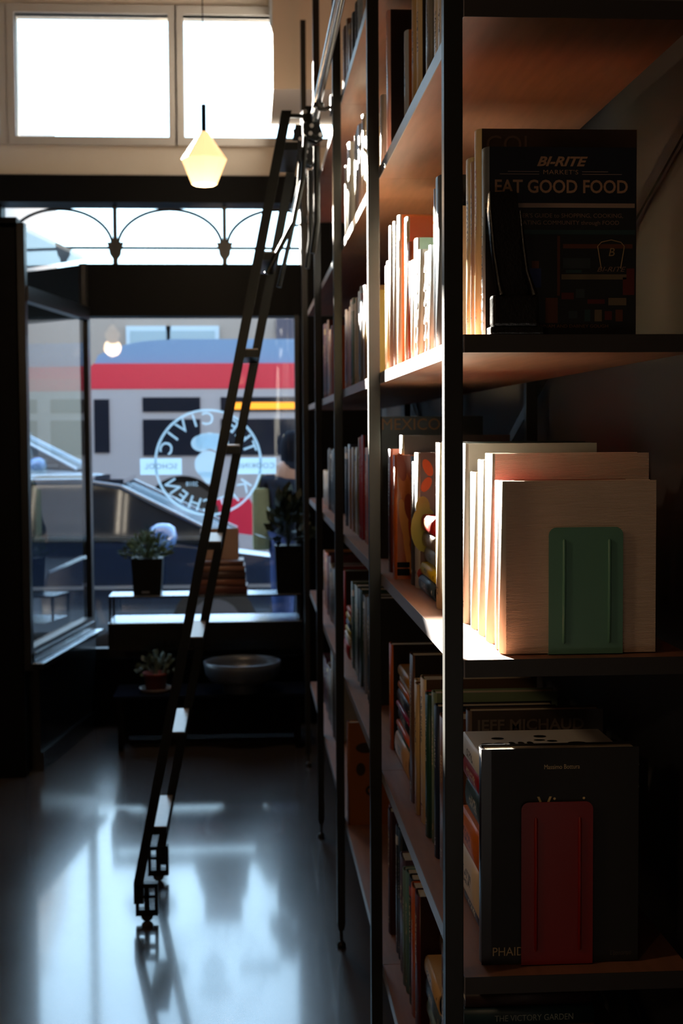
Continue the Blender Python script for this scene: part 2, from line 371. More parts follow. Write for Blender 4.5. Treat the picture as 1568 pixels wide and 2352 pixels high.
# top hooks: arm over to the rail, trolley plates with wheels on the rail
for s, Y in ((0, YA), (1, YB)):
    yy = Y-lo.y; xa = line(2.6, s)-lo.x; rx = RX-lo.x; zt_ = 2.605 if s == 0 else 2.645
    h = mb(); h.box(xa-.012, rx-.03, yy-.008, yy+.008, zt_-.012, zt_)
    pr = [(rx-.036, RZ-.045), (rx-.036, RZ+.025), (rx-.024, RZ+.040), (rx+.012, RZ+.038), (rx+.020, RZ+.015), (rx+.018, RZ-.02), (rx+.030, RZ-.055), (rx+.008, RZ-.07), (rx-.022, RZ-.06)]
    h.prism(pr, 'y', yy-.030, yy-.022); h.prism(pr, 'y', yy+.022, yy+.030)
    h.tube([(rx, yy-.022, RZ+.028), (rx, yy+.022, RZ+.028)], .0135, 14)
    h.tube([(rx-.03, yy-.05, RZ-.01), (rx-.03, yy+.02, RZ-.01)], .006, 8); h.tube([(rx+.004, yy-.045, RZ-.05), (rx+.004, yy+.02, RZ-.05)], .006, 8)
    hk = h.build('trolley_hook', lad_m, ld)
    r = mb()
    for qx, qz in ((-.028, .022), (.008, .012), (-.008, -.022), (.020, -.050), (-.012, -.046)): 
        r.tube([(rx+qx, yy-.034, RZ+qz), (rx+qx, yy-.030, RZ+qz)], .0065, 12)
    r.build('bolt_heads', mat('zinc', (.6, .58, .55), .3, .8), hk)
    # brake rods hanging below the trolley and the stay that ties them to the stile
    b_ = mb(); b_.tube([(rx-.026, yy, RZ-.04), (rx-.036, yy, RZ-.18), (rx-.066, yy, RZ-.32), (line(2.1, s)-lo.x+.035, yy, 2.10)], .008, 8)
    b_.tube([(rx+.008, yy, RZ-.08), (rx+.008, yy, RZ-.32), (rx-.006, yy, RZ-.42)], .010, 8)
    b_.build('brake_rod', lad_m, ld)

# ------------------------------------------------------------------ pendant lamps
def pendant(x, y, z, ztop, label, energy):
    p = empty('pendant_lamp', (x, y, ztop)); tag(p, label, 'lamp', 'faceted milk glass pendant lamps')
    gm = mat('milk_glass', (.9, .8, .6), .4, emit=(1.0, .60, .27), est=1.45)
    zc = z-ztop
    pr = [(0, .118), (.018, .118), (.022, .112), (.099, .0), (.055, -.108), (.048, -.112), (0, -.112)]
    sh = mb().lathe(pr, 8, (0, 0, zc)); sh.sm = [False]*len(sh.sm); sh.build('glass_shade', gm, p)
    mb().tube([(0, 0, zc+.118), (0, 0, zc+.235)], .0105, 12).build('stem', black_paint, p)
    mb().tube([(0, 0, zc+.235), (0, 0, 0)], .0022, 6).build('cord', black_paint, p)
    mb().lathe([(0, 0), (.05, 0), (.05, -.02), (0, -.025)], 20).build('ceiling_rose', black_paint, p)
    ld_ = D.lights.new('bulb', 'POINT'); ld_.energy = energy; ld_.color = (1, .66, .38); ld_.shadow_soft_size = .10
    lo_ = D.objects.new('bulb', ld_); col.objects.link(lo_); lo_.parent = p; lo_.location = (0, 0, zc-.16)
    return p
pendant(-.175, 6.3, 2.783, 4.4, 'faceted milk glass pendant lamp glowing warm in front of the upper window', 20)
pendant(-1.9, 1.2, 2.783, 4.4, 'faceted milk glass pendant lamp hanging over the middle of the shop', 26)
pendant(-1.6, -1.6, 2.783, 4.4, 'faceted milk glass pendant lamp hanging at the back of the shop', 14)

# ------------------------------------------------------------------ books
SPINE = Matrix(((0, 0, -1, 0), (0, -1, 0, 0), (-1, 0, 0, 0), (0, 0, 0, 1)))
def spine_mat(name, c, ink, seed, rough=.45, band=None):
    """cloth or paper spine with a column of printed marks and an optional band"""
    m = D.materials.new('spine_'+name); m.use_nodes = True; n = m.node_tree.nodes; l = m.node_tree.links; b = n['Principled BSDF']
    b.inputs['Roughness'].default_value = rough; b.inputs['Specular IOR Level'].default_value = .4
    t = n.new('ShaderNodeTexCoord'); s = n.new('ShaderNodeSeparateXYZ'); l.new(t.outputs['Generated'], s.inputs[0])
    def math_(op, a, bb, c_=None):
        q = n.new('ShaderNodeMath'); q.operation = op
        for i, v in enumerate((a, bb, c_)):
            if v is None: continue
            if isinstance(v, (int, float)): q.inputs[i].default_value = v
            else: l.new(v, q.inputs[i])
        return q.outputs[0]
    ny = n.new('ShaderNodeTexNoise'); ny.inputs['Scale'].default_value = 1; ny.inputs['Detail'].default_value = 2
    mp = n.new('ShaderNodeMapping'); mp.inputs['Scale'].default_value = (1, 160, 260); mp.inputs['Location'].default_value = (seed, seed*1.7, seed*.3)
    l.new(t.outputs['Object'], mp.inputs[0]); l.new(mp.outputs[0], ny.inputs['Vector'])
    z, y = s.outputs['Z'], s.outputs['Y']
    r = random.Random(seed); a0 = r.uniform(.45, .6); a1 = r.uniform(.72, .9)
    inz = math_('MULTIPLY', math_('GREATER_THAN', z, a0), math_('LESS_THAN', z, a1))
    inz2 = math_('MULTIPLY', math_('GREATER_THAN', z, .08), math_('LESS_THAN', z, .13))
    iny = math_('MULTIPLY', math_('GREATER_THAN', y, .32), math_('LESS_THAN', y, .68))
    k = math_('MULTIPLY', math_('MULTIPLY', math_('MAXIMUM', inz, inz2), iny), math_('GREATER_THAN', ny.outputs['Fac'], .52))
    mx = n.new('ShaderNodeMix'); mx.data_type = 'RGBA'; mx.inputs['A'].default_value = lin(c); mx.inputs['B'].default_value = lin(ink); l.new(k, mx.inputs['Factor'])
    last = mx.outputs['Result']
    if band:
        bc_, b0, b1 = band; m3 = n.new('ShaderNodeMix'); m3.data_type = 'RGBA'; m3.inputs['B'].default_value = lin(bc_)
        l.new(last, m3.inputs['A']); l.new(math_('MULTIPLY', math_('GREATER_THAN', z, b0), math_('LESS_THAN', z, b1)), m3.inputs['Factor']); last = m3.outputs['Result']
    l.new(last, b.inputs['Base Color']); return m
VAR = {
 'brown': [('brown', '6b4a32'), ('dark brown', '4a3022'), ('tan brown', '8a6040'), ('rust brown', '7a4020')],
 'grey': [('grey', '8a8a88'), ('charcoal', '4c4b4a'), ('warm grey', '7a6c62'), ('stone grey', 'a09890')],
 'black': [('black', '17181a'), ('blue black', '14222a'), ('soft black', '222022')],
 'bluegrey': [('blue grey', '8fa0ac'), ('pale blue', 'a8bcc8'), ('steel blue', '6c8294')],
 'tan': [('tan', 'b08a5e'), ('pale tan', 'c4a884'), ('sand', 'a88460')],
 'white': [('white', 'ece9e0'), ('ivory', 'efe4c8'), ('chalk white', 'f2f2ee'), ('off white', 'dcd8cc')],
 'pinkwhite': [('pale pink', 'e6c4c0'), ('blush', 'dcb8b4')],
 'cream': [('cream', 'e8d2a4'), ('buff', 'd0b078'), ('parchment', 'dcc8a0')],
 'taupe': [('taupe', '8a7668'), ('mushroom', '746258')],
 'orange': [('orange', 'c8601c'), ('burnt orange', 'a84c14'), ('amber', 'c8842c'), ('rust', '9a4418'), ('ochre', 'b8782c'), ('copper', 'a05a30')],
 'red': [('red', 'b02018'), ('scarlet', 'c8281c'), ('brick red', '8c2a1c'), ('dark red', '6a1012')],
 'green': [('sage green', '7c9070'), ('bottle green', '1f4a3a'), ('teal green', '2a5a50'), ('moss green', '52603c')],
 'slate': [('slate', '54626e')],
 'yellow': [('yellow', 'e0c868'), ('pale yellow', 'ece0a0')],
 'pink': [('dusty pink', 'c88880'), ('salmon', 'b87a64')],
 'maroon': [('maroon', '5a1c20'), ('dark plum', '402028'), ('oxblood', '6a1a18'), ('wine', '50142a'), ('brown maroon', '482418')],
 'redbrown': [('red brown', '7a3018'), ('chestnut', '6a3420'), ('terracotta', 'a05030')],
 'greenwhite': [('pale green', 'cfd8c8'), ('mint white', 'd8e0d4')],
 'navy': [('navy', '1c2a48'), ('midnight blue', '121c34'), ('ink blue', '182238')],
 'olive': [('olive', '8a7a30'), ('khaki', '94864c')],
 'dark': [('near black', '24201e'), ('dark brown', '33241c'), ('graphite', '2c2c30'), ('espresso', '2a1c16'), ('dark grey', '3a3834'), ('smoke grey', '4a4238'), ('umber', '3c2a1c')],
 'dgreen': [('dark green', '1f3a30'), ('forest green', '18302a')],
 'purple': [('dull purple', '5c4a5c')], 'teal': [('teal', '5f8a84'), ('grey teal', '6c8a80')],
 'kraft': [('kraft brown', '8a4e22')],
}
LIGHT = {'white', 'cream', 'pinkwhite', 'greenwhite', 'yellow', 'tan', 'pink'}
def add_box_ring(m, T, H, Dp, t=.0025):
    r = min(.007, T*.25); N = 6
    arc = [(r-r*math.sin(math.pi*k/N)*1.0, T/2-(T/2)*math.cos(math.pi*k/N)) for k in range(N+1)]
    outer = [(Dp, 0)]+arc+[(Dp, T)]
    arci = [(r+.0004-(r-t)*math.sin(math.pi*k/N)*(1 if r > t else 0), T/2-(T/2-t)*math.cos(math.pi*k/N)) for k in range(N+1)]
    inner = [(Dp, t)]+arci+[(Dp, T-t)]
    n = len(outer); vs = []
    for z in (0, H): vs += [(x, y, z) for x, y in outer]; vs += [(x, y, z) for x, y in inner]
    b = len(m.v); m.v += vs
    def F(f, mi, sm=False): m.f.append(tuple(b+i for i in f)); m.m.append(mi); m.sm.append(sm)
    o0, i0, o1, i1 = 0, n, 2*n, 3*n
    for k in range(n-1):
        mi = 0 if 1 <= k <= N else 1
        F((o0+k, o1+k, o1+k+1, o0+k+1), mi, mi == 0); F((i0+k, i0+k+1, i1+k+1, i1+k), mi)
        F((o0+k, o0+k+1, i0+k+1, i0+k), mi); F((o1+k, i1+k, i1+k+1, o1+k+1), mi)
    for k in (0, n-1): F((o0+k, i0+k, i1+k, o1+k), 1)
SEED = [0]
def book(x, y, z, T, H, Dp, hexc, name='book', cover=None, ink=None, rough=.45, band=None, lying=False, pages=True, label=None, group=None, marks=True, rz=0, bumpy=False):
    SEED[0] += 1
    lum = sum(lin(hexc)[:3])/3
    ink = ink or ('302820' if lum > .25 else ('d8c8a0' if SEED[0] % 3 else 'c8c8c8'))
    sm = spine_mat('%d' % SEED[0], hexc, ink, SEED[0]*3.17, rough, band) if marks else mat('cloth_'+hexc, hexc, rough, noise=.05, scale=60)
    cm = mat('board_'+(cover or hexc), cover or hexc, rough, noise=.06, scale=25)
    m = MB(); add_box_ring(m, T, H, Dp); o = m.build(name, [sm, cm])
    if pages:
        r = min(.007, T*.25)
        MB().box(r+.001, Dp-.004, .0026, T-.0026, .003, H-.003).build('pages', paper, o)
    if lying: o.rotation_euler = (-math.pi/2, 0, rz); o.location = (x, y, z+T)
    else: o.location = (x, y, z); o.rotation_euler = (0, 0, rz)
    if label: tag(o, label, 'book', group)
    return o
SHELF = {'S0': 'topmost shelf', 'S1': 'second shelf down', 'S2': 'third shelf down', 'S3': 'fourth shelf down', 'S4': 'fifth shelf down', 'S5': 'lowest shelf'}
BAY = {'1': 'nearest bay', '2': 'second bay', '3': 'third bay'}
BOOKS = {
    'S0 2': [(3.853,0.0565,0.231,'tan'), (3.911,0.0565,0.231,'tan'), (3.998,0.0565,0.261,'bluegrey'), (4.056,0.0565,0.261,'bluegrey'), (4.114,0.0565,0.261,'bluegrey'), (4.206,0.0628,0.25,'black'), (4.27,0.0628,0.25,'black'), (4.335,0.0628,0.25,'black'), (4.436,0.0465,0.252,'grey'), (4.484,0.0465,0.252,'grey'), (4.609,0.0512,0.316,'brown'), (4.662,0.0512,0.316,'brown'), (4.714,0.0512,0.316,'brown'), (4.767,0.0512,0.316,'brown')],
    'S1 1': [(2.369,0.0595,0.179,'white'), (2.43,0.0595,0.179,'white'), (2.527,0.0485,0.246,'grey'), (2.577,0.0485,0.246,'grey'), (2.68,0.055,0.28,'cream'), (2.737,0.055,0.28,'cream'), (2.9,0.0395,0.239,'white'), (2.941,0.0395,0.239,'white'), (3.274,0.051,0.388,'pinkwhite'), (3.404,0.0425,0.229,'white')],
    'S1 2': [(3.809,0.0625,0.24,'cream'), (3.873,0.0625,0.24,'cream'), (3.964,0.0502,0.307,'white'), (4.016,0.0502,0.307,'white'), (4.067,0.0502,0.307,'white'), (4.118,0.0602,0.316,'white'), (4.18,0.0602,0.316,'white'), (4.241,0.0602,0.316,'white'), (4.448,0.0565,0.34,'white'), (4.506,0.0565,0.34,'white'), (4.564,0.0532,0.311,'white'), (4.619,0.0532,0.311,'white'), (4.673,0.0532,0.311,'white')],
    'S2 1': [(2.338,0.0465,0.24,'taupe'), (2.396,0.0595,0.301,'slate'), (2.464,0.0275,0.29,'bluegrey'), (2.499,0.0345,0.198,'white'), (2.542,0.0485,0.202,'white'), (2.598,0.0505,0.206,'white'), (2.657,0.0535,0.215,'white'), (2.718,0.0555,0.24,'green'), (2.79,0.0515,0.207,'white'), (2.881,0.0545,0.255,'red'), (2.936,0.0565,0.313,'orange'), (3.046,0.0485,0.333,'white'), (3.096,0.0485,0.333,'white'), (3.156,0.037,0.336,'taupe'), (3.194,0.037,0.336,'taupe'), (3.244,0.0472,0.272,'cream'), (3.293,0.0472,0.272,'cream'), (3.341,0.0472,0.272,'cream')],
    'S2 2': [(3.792,0.0545,0.248,'yellow'), (3.848,0.0545,0.248,'yellow'), (3.918,0.0725,0.274,'tan'), (4.023,0.0572,0.283,'grey'), (4.082,0.0572,0.283,'grey'), (4.14,0.0572,0.283,'grey'), (4.199,0.05,0.266,'white'), (4.25,0.05,0.266,'white'), (4.319,0.053,0.277,'green'), (4.374,0.053,0.277,'green'), (4.427,0.046,0.282,'red'), (4.474,0.046,0.282,'red'), (4.542,0.0585,0.271,'pink'), (4.602,0.0585,0.271,'pink'), (4.682,0.0825,0.274,'red')],
    'S2 3': [(5.428,0.0578,0.277,'orange'), (5.487,0.0578,0.277,'orange'), (5.547,0.0578,0.277,'orange'), (5.606,0.0578,0.277,'orange'), (5.665,0.0578,0.277,'orange'), (5.725,0.0578,0.277,'orange'), (5.813,0.0591,0.329,'maroon'), (5.874,0.0591,0.329,'maroon'), (5.934,0.0591,0.329,'maroon'), (5.995,0.0591,0.329,'maroon'), (6.055,0.0591,0.329,'maroon')],
    'S3 1': [(2.344,0.0685,0.291,'white'), (2.436,0.0505,0.289,'cream'), (2.772,0.0515,0.267,'grey'), (2.825,0.0515,0.267,'grey'), (2.955,0.043,0.26,'orange',.305), (3.001,0.0425,0.301,'greenwhite'), (3.045,0.0425,0.301,'greenwhite'), (3.1,0.045,0.271,'redbrown',.31), (3.147,0.045,0.262,'redbrown'), (3.194,0.045,0.268,'redbrown')],
    'S3 2': [(3.762,0.0465,0.279,'dark'), (3.81,0.0465,0.279,'dark'), (3.872,0.072,0.266,'orange'), (3.946,0.072,0.266,'orange'), (4.049,0.0522,0.3,'red'), (4.103,0.0522,0.3,'red'), (4.156,0.0522,0.3,'red'), (4.246,0.06,0.264,'olive'), (4.308,0.06,0.264,'olive'), (4.387,0.0618,0.262,'tan'), (4.45,0.0618,0.262,'tan'), (4.514,0.0618,0.262,'tan'), (4.596,0.0678,0.27,'navy'), (4.665,0.0678,0.27,'navy'), (4.735,0.0678,0.27,'navy')],
    'S3 3': [(5.391,0.0621,0.246,'dark'), (5.455,0.0621,0.246,'dark'), (5.518,0.0621,0.246,'dark'), (5.582,0.0621,0.246,'dark'), (5.645,0.0621,0.246,'dark'), (5.709,0.0621,0.246,'dark'), (5.772,0.0621,0.246,'dark'), (5.842,0.0593,0.15,'white'), (5.903,0.0593,0.15,'white'), (5.964,0.0593,0.15,'white'), (6.024,0.0593,0.15,'white'), (6.085,0.0593,0.15,'white')],
    'S4 1': [(2.35,0.0645,0.263,'orange'), (2.432,0.0365,0.269,'navy'), (2.47,0.0365,0.269,'navy'), (2.52,0.0395,0.276,'green'), (2.561,0.0395,0.276,'green'), (2.616,0.0255,0.26,'red'), (2.649,0.0605,0.278,'cream'), (2.718,0.0385,0.26,'cream'), (2.758,0.0385,0.26,'cream'), (2.805,0.0525,0.3,'brown'), (2.867,0.0545,0.261,'grey'), (3.29,0.0515,0.249,'orange')],
    'S4 2': [(3.84,0.0635,0.294,'black'), (3.905,0.0635,0.294,'black'), (4.0,0.053,0.279,'grey'), (4.054,0.053,0.279,'grey'), (4.125,0.0735,0.286,'dgreen'), (4.2,0.0735,0.286,'dgreen'), (4.293,0.0875,0.278,'green'), (4.4,0.0488,0.273,'green'), (4.45,0.0488,0.273,'green'), (4.501,0.0488,0.273,'green'), (4.87,0.0562,0.27,'red'), (4.928,0.0562,0.27,'red'), (4.986,0.0562,0.27,'red'), (5.043,0.0562,0.27,'red')],
    'S4 3': [(5.409,0.0558,0.228,'grey'), (5.466,0.0558,0.228,'grey'), (5.523,0.0558,0.228,'grey'), (5.581,0.0558,0.228,'grey'), (5.667,0.0608,0.25,'maroon'), (5.729,0.0608,0.25,'maroon'), (5.792,0.0608,0.25,'maroon'), (5.919,0.0607,0.242,'orange'), (5.981,0.0607,0.242,'orange'), (6.043,0.0607,0.242,'orange'), (6.106,0.0607,0.242,'orange'), (6.168,0.0607,0.242,'orange')],
    'S5 1': [(2.36,0.0705,0.291,'brown'), (2.721,0.0565,0.274,'maroon'), (2.794,0.0525,0.266,'orange'), (2.855,0.0465,0.265,'black'), (2.919,0.0405,0.258,'teal'), (2.961,0.0405,0.258,'teal'), (3.021,0.0705,0.255,'purple'), (3.11,0.041,0.294,'black'), (3.152,0.041,0.294,'black'), (3.275,0.046,0.294,'maroon'), (3.322,0.046,0.294,'maroon')],
    'S5 2': [(4.22,0.04,0.312,'kraft',.292)],
    'S5 3': [(5.394,0.0628,0.324,'grey'), (5.458,0.0628,0.324,'grey'), (5.522,0.0628,0.324,'grey'), (5.587,0.0628,0.324,'grey'), (5.685,0.0532,0.227,'grey'), (5.74,0.0532,0.227,'grey'), (5.794,0.0532,0.227,'grey'), (5.849,0.0532,0.227,'grey'), (5.939,0.0565,0.203,'maroon'), (5.997,0.0565,0.203,'maroon'), (6.055,0.0565,0.203,'maroon'), (6.113,0.0565,0.203,'maroon'), (6.171,0.0565,0.203,'maroon'), (6.229,0.0565,0.203,'maroon')],
}

# cover boards that differ from the spine, some darkened for shade between books: (cell, y) -> hex
COVER = {('S1 1', 3.274): '101012', ('S1 1', 2.9): 'b86a20', ('S1 1', 2.68): '2a2420', ('S1 1', 2.369): '8c1c1c', ('S2 1', 2.396): '15171a', ('S2 1', 2.936): 'd05a1c', ('S2 1', 2.881): 'd03818',
         ('S2 1', 2.718): '6c8060', ('S2 1', 3.046): 'b07038', ('S2 1', 3.156): '3c2c24', ('S3 1', 3.001): '2a201c', ('S3 1', 2.955): '96420f', ('S3 1', 2.772): '44200e', ('S3 1', 2.436): '28180f',
         ('S3 1', 2.344): '1e2a28', ('S4 1', 2.649): '5a4430', ('S4 1', 2.718): '5a0c0c', ('S4 1', 2.805): '241a16', ('S4 1', 2.432): '0c1220', ('S4 1', 2.35): '6e4420', ('S4 1', 3.29): '1c1008', ('S4 2', 4.87): '180606', ('S3 2', 4.049): '2a0c0c', ('S4 2', 4.293): '101c18', ('S4 2', 3.84): '0c0c0e', ('S1 1', 3.274): '101012', ('S4 3', 5.919): '30140a', ('S3 3', 5.391): '181410',  ('S1 2', 4.619): '2a8048', ('S1 2', 4.564): '2a8048',
         ('S5 1', 2.721): '2c0606', ('S5 1', 2.855): '101012'}
SPC = {('S2 1', 2.936): ('cream', 'f0dcb8'), ('S2 1', 2.881): ('orange red', 'e06a38'), ('S2 1', 2.718): ('pale green', 'e4e4d0'), ('S4 1', 2.35): ('brown', '8a5a34'), ('S3 1', 2.772): ('white and grey', 'c8c4bc'), ('S3 1', 2.825): ('dark grey', '4a4440'),
       ('S3 1', 2.344): ('white', 'e8ecea'), ('S1 1', 2.9): ('pale blue', 'c4d4ea'), ('S2 1', 3.046): ('white', 'f2f0e8')}
SINK = {('S2 1', 2.499): '303030', ('S2 1', 2.542): '384038', ('S2 1', 2.598): '303030', ('S2 1', 2.657): '484848', ('S3 1', 2.344): '3c5a60'}
used_labels = {}
rnd = random.Random(11)
for cell, lst in BOOKS.items():
    s, bay = cell.split(); zb_ = SB[s]+.0245; names = []; prev = None; cnt = {}
    for bk in lst:
        y0, T, H, c = bk[:4]; v = VAR[c]
        if (cell, y0) in SPC: nm, hx = SPC[(cell, y0)]
        else:
            k = cnt.get(c, 0); cnt[c] = k+1; nm, hx = v[k % len(v)]
        names.append((nm, hx))
    for i, bk in enumerate(lst):
        y0, T, H, c = bk[:4]; xf = bk[4] if len(bk) > 4 else .325+rnd.uniform(-.003, .006); nm, hx = names[i]
        Hh = H+(rnd.uniform(-.012, 0) if i and lst[i-1][3] == c and len(bk) < 6 else 0); Dp = min(.605-xf, max(.17, Hh*rnd.uniform(.74, .82)))
        size = ('thick ' if T > .062 else 'slim ' if T < .042 else '')+('tall ' if H > .295 else 'short ' if H < .22 else '')
        a = names[i-1][0] if i else None; b_ = names[i+1][0] if i+1 < len(names) else None
        rel = 'between %s and %s' % (a, b_) if a and b_ else 'right of a %s one' % b_ if b_ else 'left of a %s one' % a if a else 'standing face out'
        lab = '%s%s book %s, %s, %s' % (size, nm, rel, SHELF[s], BAY[bay]); lab = lab[0].lower()+lab[1:]
        if lab in used_labels: lab = lab.replace(' book ', ' volume ')
        used_labels[lab] = 1
        book(xf, y0, zb_, T, Hh, Dp, hx, cover=COVER.get((cell, y0)), ink=SINK.get((cell, y0)), label=lab, group='books on the %s, %s' % (SHELF[s], BAY[bay]), pages=y0 < 5.2,
             rough=rnd.uniform(.3, .6), band=((rnd.choice(['c8b070', 'e8e0d0', '203040', 'a03020']), .86, .93) if (i*7+len(cell)) % 5 == 0 and y0 > 2.6 and c not in LIGHT else None))

# stacks of books lying flat: (cell words, x, y, length, [(thickness, depth, colour, name, inset)])
def stack(s, bay, x, y, L, items, where, G):
    z = SB[s]+.0245
    for i, (T, Dp, hx, nm, dx, dy) in enumerate(items):
        pos = 'bottom' if i == 0 else 'top' if i == len(items)-1 else 'on the %s one' % items[i-1][3]
        lab = ('%s book at the %s of the %s' if i in (0, len(items)-1) else '%s book %s, %s') % (nm, pos, where)
        book(x+dx, y+dy, z, T-.0006, L-abs(dy), Dp, hx, lying=True, label=lab, group=G, rough=.4)
        z += T
stack('S3', '1', .333, 2.545, .222, [(.030, .20, '2c3c4c', 'dark blue', 0, 0), (.024, .19, 'd8b818', 'yellow', .004, .012), (.030, .17, '9aa0a4', 'pale grey', .012, .01), (.030, .17, '8a7868', 'taupe', .008, .004), (.034, .18, 'c02418', 'bright red', .006, 0)], 'flat stack beside the pear cover', 'flat stack on the fourth shelf')
stack('S4', '1', .335, 2.985, .27, [(.056, .2, 'd0a884', 'thick cream', 0, 0), (.012, .19, '3c5450', 'thin green', .006, .004), (.014, .19, 'd86030', 'thin orange', .004, .006), (.032, .18, '20242c', 'dark slate', .008, .004), (.012, .18, 'a01c50', 'thin magenta', .004, .006), (.030, .18, '2a3040', 'navy', .006, .004), (.016, .17, 'c86a24', 'rust', .008, .01), (.012, .17, 'e8e0d0', 'thin white', .012, .01), (.026, .17, 'b07818', 'gold brown', .008, .012)], 'flat stack on the fifth shelf', 'flat stack on the fifth shelf')
stack('S5', '1', .335, 2.50, .205, [(.045, .2, 'c89a5c', 'buff', .01, 0), (.035, .2, '8a9a88', 'grey green', .004, .004), (.045, .2, '54687c', 'blue', .002, .004), (.04, .19, 'e0b880', 'cream', 0, .006), (.05, .17, '7a6c58', 'drab', .03, .01)], 'flat stack on the lowest shelf', 'flat stack on the lowest shelf')
stack('S4', '2', .325, 4.64, .215, [(.042, .19, 'a81c24', 'crimson', 0, 0), (.013, .19, 'b8b8b8', 'light grey', .004, .004), (.013, .18, 'e0e4e0', 'white', .004, .004), (.02, .18, 'b8b040', 'lime yellow', .006, .004), (.024, .18, '24486c', 'blue', .008, .004), (.022, .18, 'c0a828', 'mustard', .008, .006), (.02, .17, 'b84c1c', 'orange', .01, .008)], 'coloured stack in the second bay', 'flat stack in the second bay')

# ------------------------------------------------------------------ books facing the camera at the open end
Z2, Z3, Z4, Z5 = SB['S2']+.0245, SB['S3']+.0245, SB['S4']+.0245, SB['S5']+.0245
GE = 'books at the open end of the bookcase'
def board_text(o, items, name='cover_text'):
    for i, (s_, size, x, z, hx, kw) in enumerate(items):
        m = mb(); k = dict(kw); y = k.pop('y', -.0006); put_text(m, s_, size, x-o.location.x, y, z-o.location.z, **k)
        m.build(name, mat('ink_'+hx, hx, .5), o)
# navy cookbook with the storefront photo
e = book(.324, 1.932, Z2, .036, .255, .209, 'a8b4bc', name='cookbook', cover='0c1424', ink='3c5058', marks=False, label='navy cookbook with cream lettering and a dark storefront photo, third shelf end', group=GE)
cr_ = 'a88468'
board_text(e, [('BI-RITE', .0175, .428, 1.9555, cr_, dict(shear=.35, width=.070, offset=.0006)), ("MARKET'S", .0085, .4285, 1.9415, cr_, dict(spacing=1.1, width=.048)),
    ('EAT GOOD FOOD', .0245, .4295, 1.9215, cr_, dict(width=.183, offset=.0005)),
    ("A GROCER'S GUIDE to SHOPPING, COOKING,", .0080, .4295, 1.8830, '8a6a58', dict(width=.171)), ('and CREATING COMMUNITY through FOOD', .0080, .4285, 1.8735, '8a6a58', dict(width=.162)),
    ('SAM MOGANNAM AND DABNEY GOUGH', .0060, .430, 1.7335, '8a6040', dict(width=.13)), ('BI-RITE', .0095, .4975, 1.8105, '8a6a58', dict(shear=.35, width=.04, y=-.0012)), ('B', .016, .4985, 1.8335, '9a8058', dict(shear=.2, y=-.0012))])
m = mb(); ox, oz = e.location.x, e.location.z
def rect(m, x0, x1, z0, z1, y=-.0005, mi=0):
    m.mi = mi; m.add([(x0-ox, y, z0-oz), (x1-ox, y, z0-oz), (x1-ox, y, z1-oz), (x0-ox, y, z1-oz)], [(0, 1, 2, 3)])
rect(m, .3255, .531, 1.894, 1.900)
for z, a, c in ((1.9425, .356, .399), (1.939, .345, .399), (1.9425, .458, .494), (1.939, .458, .513)): rect(m, a, c, z-.0004, z+.0004)
m.build('title_bars', mat('ink_bar', '9a8478', .5), e)
m = mb(); rect(m, .3255, .532, 1.7225, 1.892, -.0004, 0)
for a, c, z0, z1, mi in ((.3255, .532, 1.858, 1.864, 2), (.424, .428, 1.775, 1.856, 3), (.432, .528, 1.839, 1.845, 3), (.432, .47, 1.812, 1.826, 4), (.43, .520, 1.797, 1.804, 5), (.436, .458, 1.806, 1.81, 2), (.386, .402, 1.786, 1.812, 6), (.389, .399, 1.812, 1.822, 3),
                          (.408, .425, 1.738, 1.772, 3), (.43, .447, 1.77, 1.779, 7), (.45, .462, 1.772, 1.784, 4), (.466, .49, 1.764, 1.77, 7), (.495, .52, 1.762, 1.772, 5), (.515, .531, 1.776, 1.80, 7), (.52, .531, 1.80, 1.812, 7), (.44, .452, 1.744, 1.754, 4), (.462, .47, 1.74, 1.756, 2), (.476, .486, 1.74, 1.756, 5), (.49, .50, 1.742, 1.754, 7), (.505, .515, 1.74, 1.756, 3), (.345, .37, 1.745, 1.76, 2)):
    rect(m, a, c, z0, z1, -.0007, mi)
m.build('cover_photo', [mat('ph0', '0e1214', .5), black_paint, mat('ph2', '1e3a3c', .5), mat('ph3', '5c3018', .5), mat('ph4', '2a3438', .5), mat('ph5', '6a5c48', .5), mat('ph6', '14285a', .5), mat('ph7', '5a1814', .5)], e)
m = mb(); cpts = [(.485, 1.812), (.480, 1.842), (.485, 1.8475), (.4985, 1.8505), (.512, 1.8475), (.517, 1.842), (.512, 1.812)]
m.tube([(a-ox, -.001, c-oz) for a, c in cpts], .0007, 6); m.build('crest', mat('ink_crest', '9a8058', .5), e)
m = mb(); put_text(m, 'EAT GOOD FOOD', .019, -.0004, .018, .085, M=SPINE, width=None); m.build('spine_text', mat('ink_spine', '4a6068', .5), e)
e2 = book(.320, 1.970, Z2, .034, .287, .224, 'ecd4a0', name='cookbook', cover='3c2c24', marks=True, ink='c06030', label='tall cream cookbook rising behind the navy one, third shelf end', group=GE)
board_text(e2, [('COI', .034, .362, 1.985, '5a4438', {})])
book(.320, 2.014, Z2, .022, .251, .19, 'c8a890', name='cookbook', label='thin rose tan cookbook two behind the navy one, third shelf end', group=GE)
e3 = book(.320, 2.042, Z2, .042, .262, .2, 'e8d8a8', name='cookbook', ink='6a6038', label='thick pale yellow cookbook with printed spine, third shelf end', group=GE)
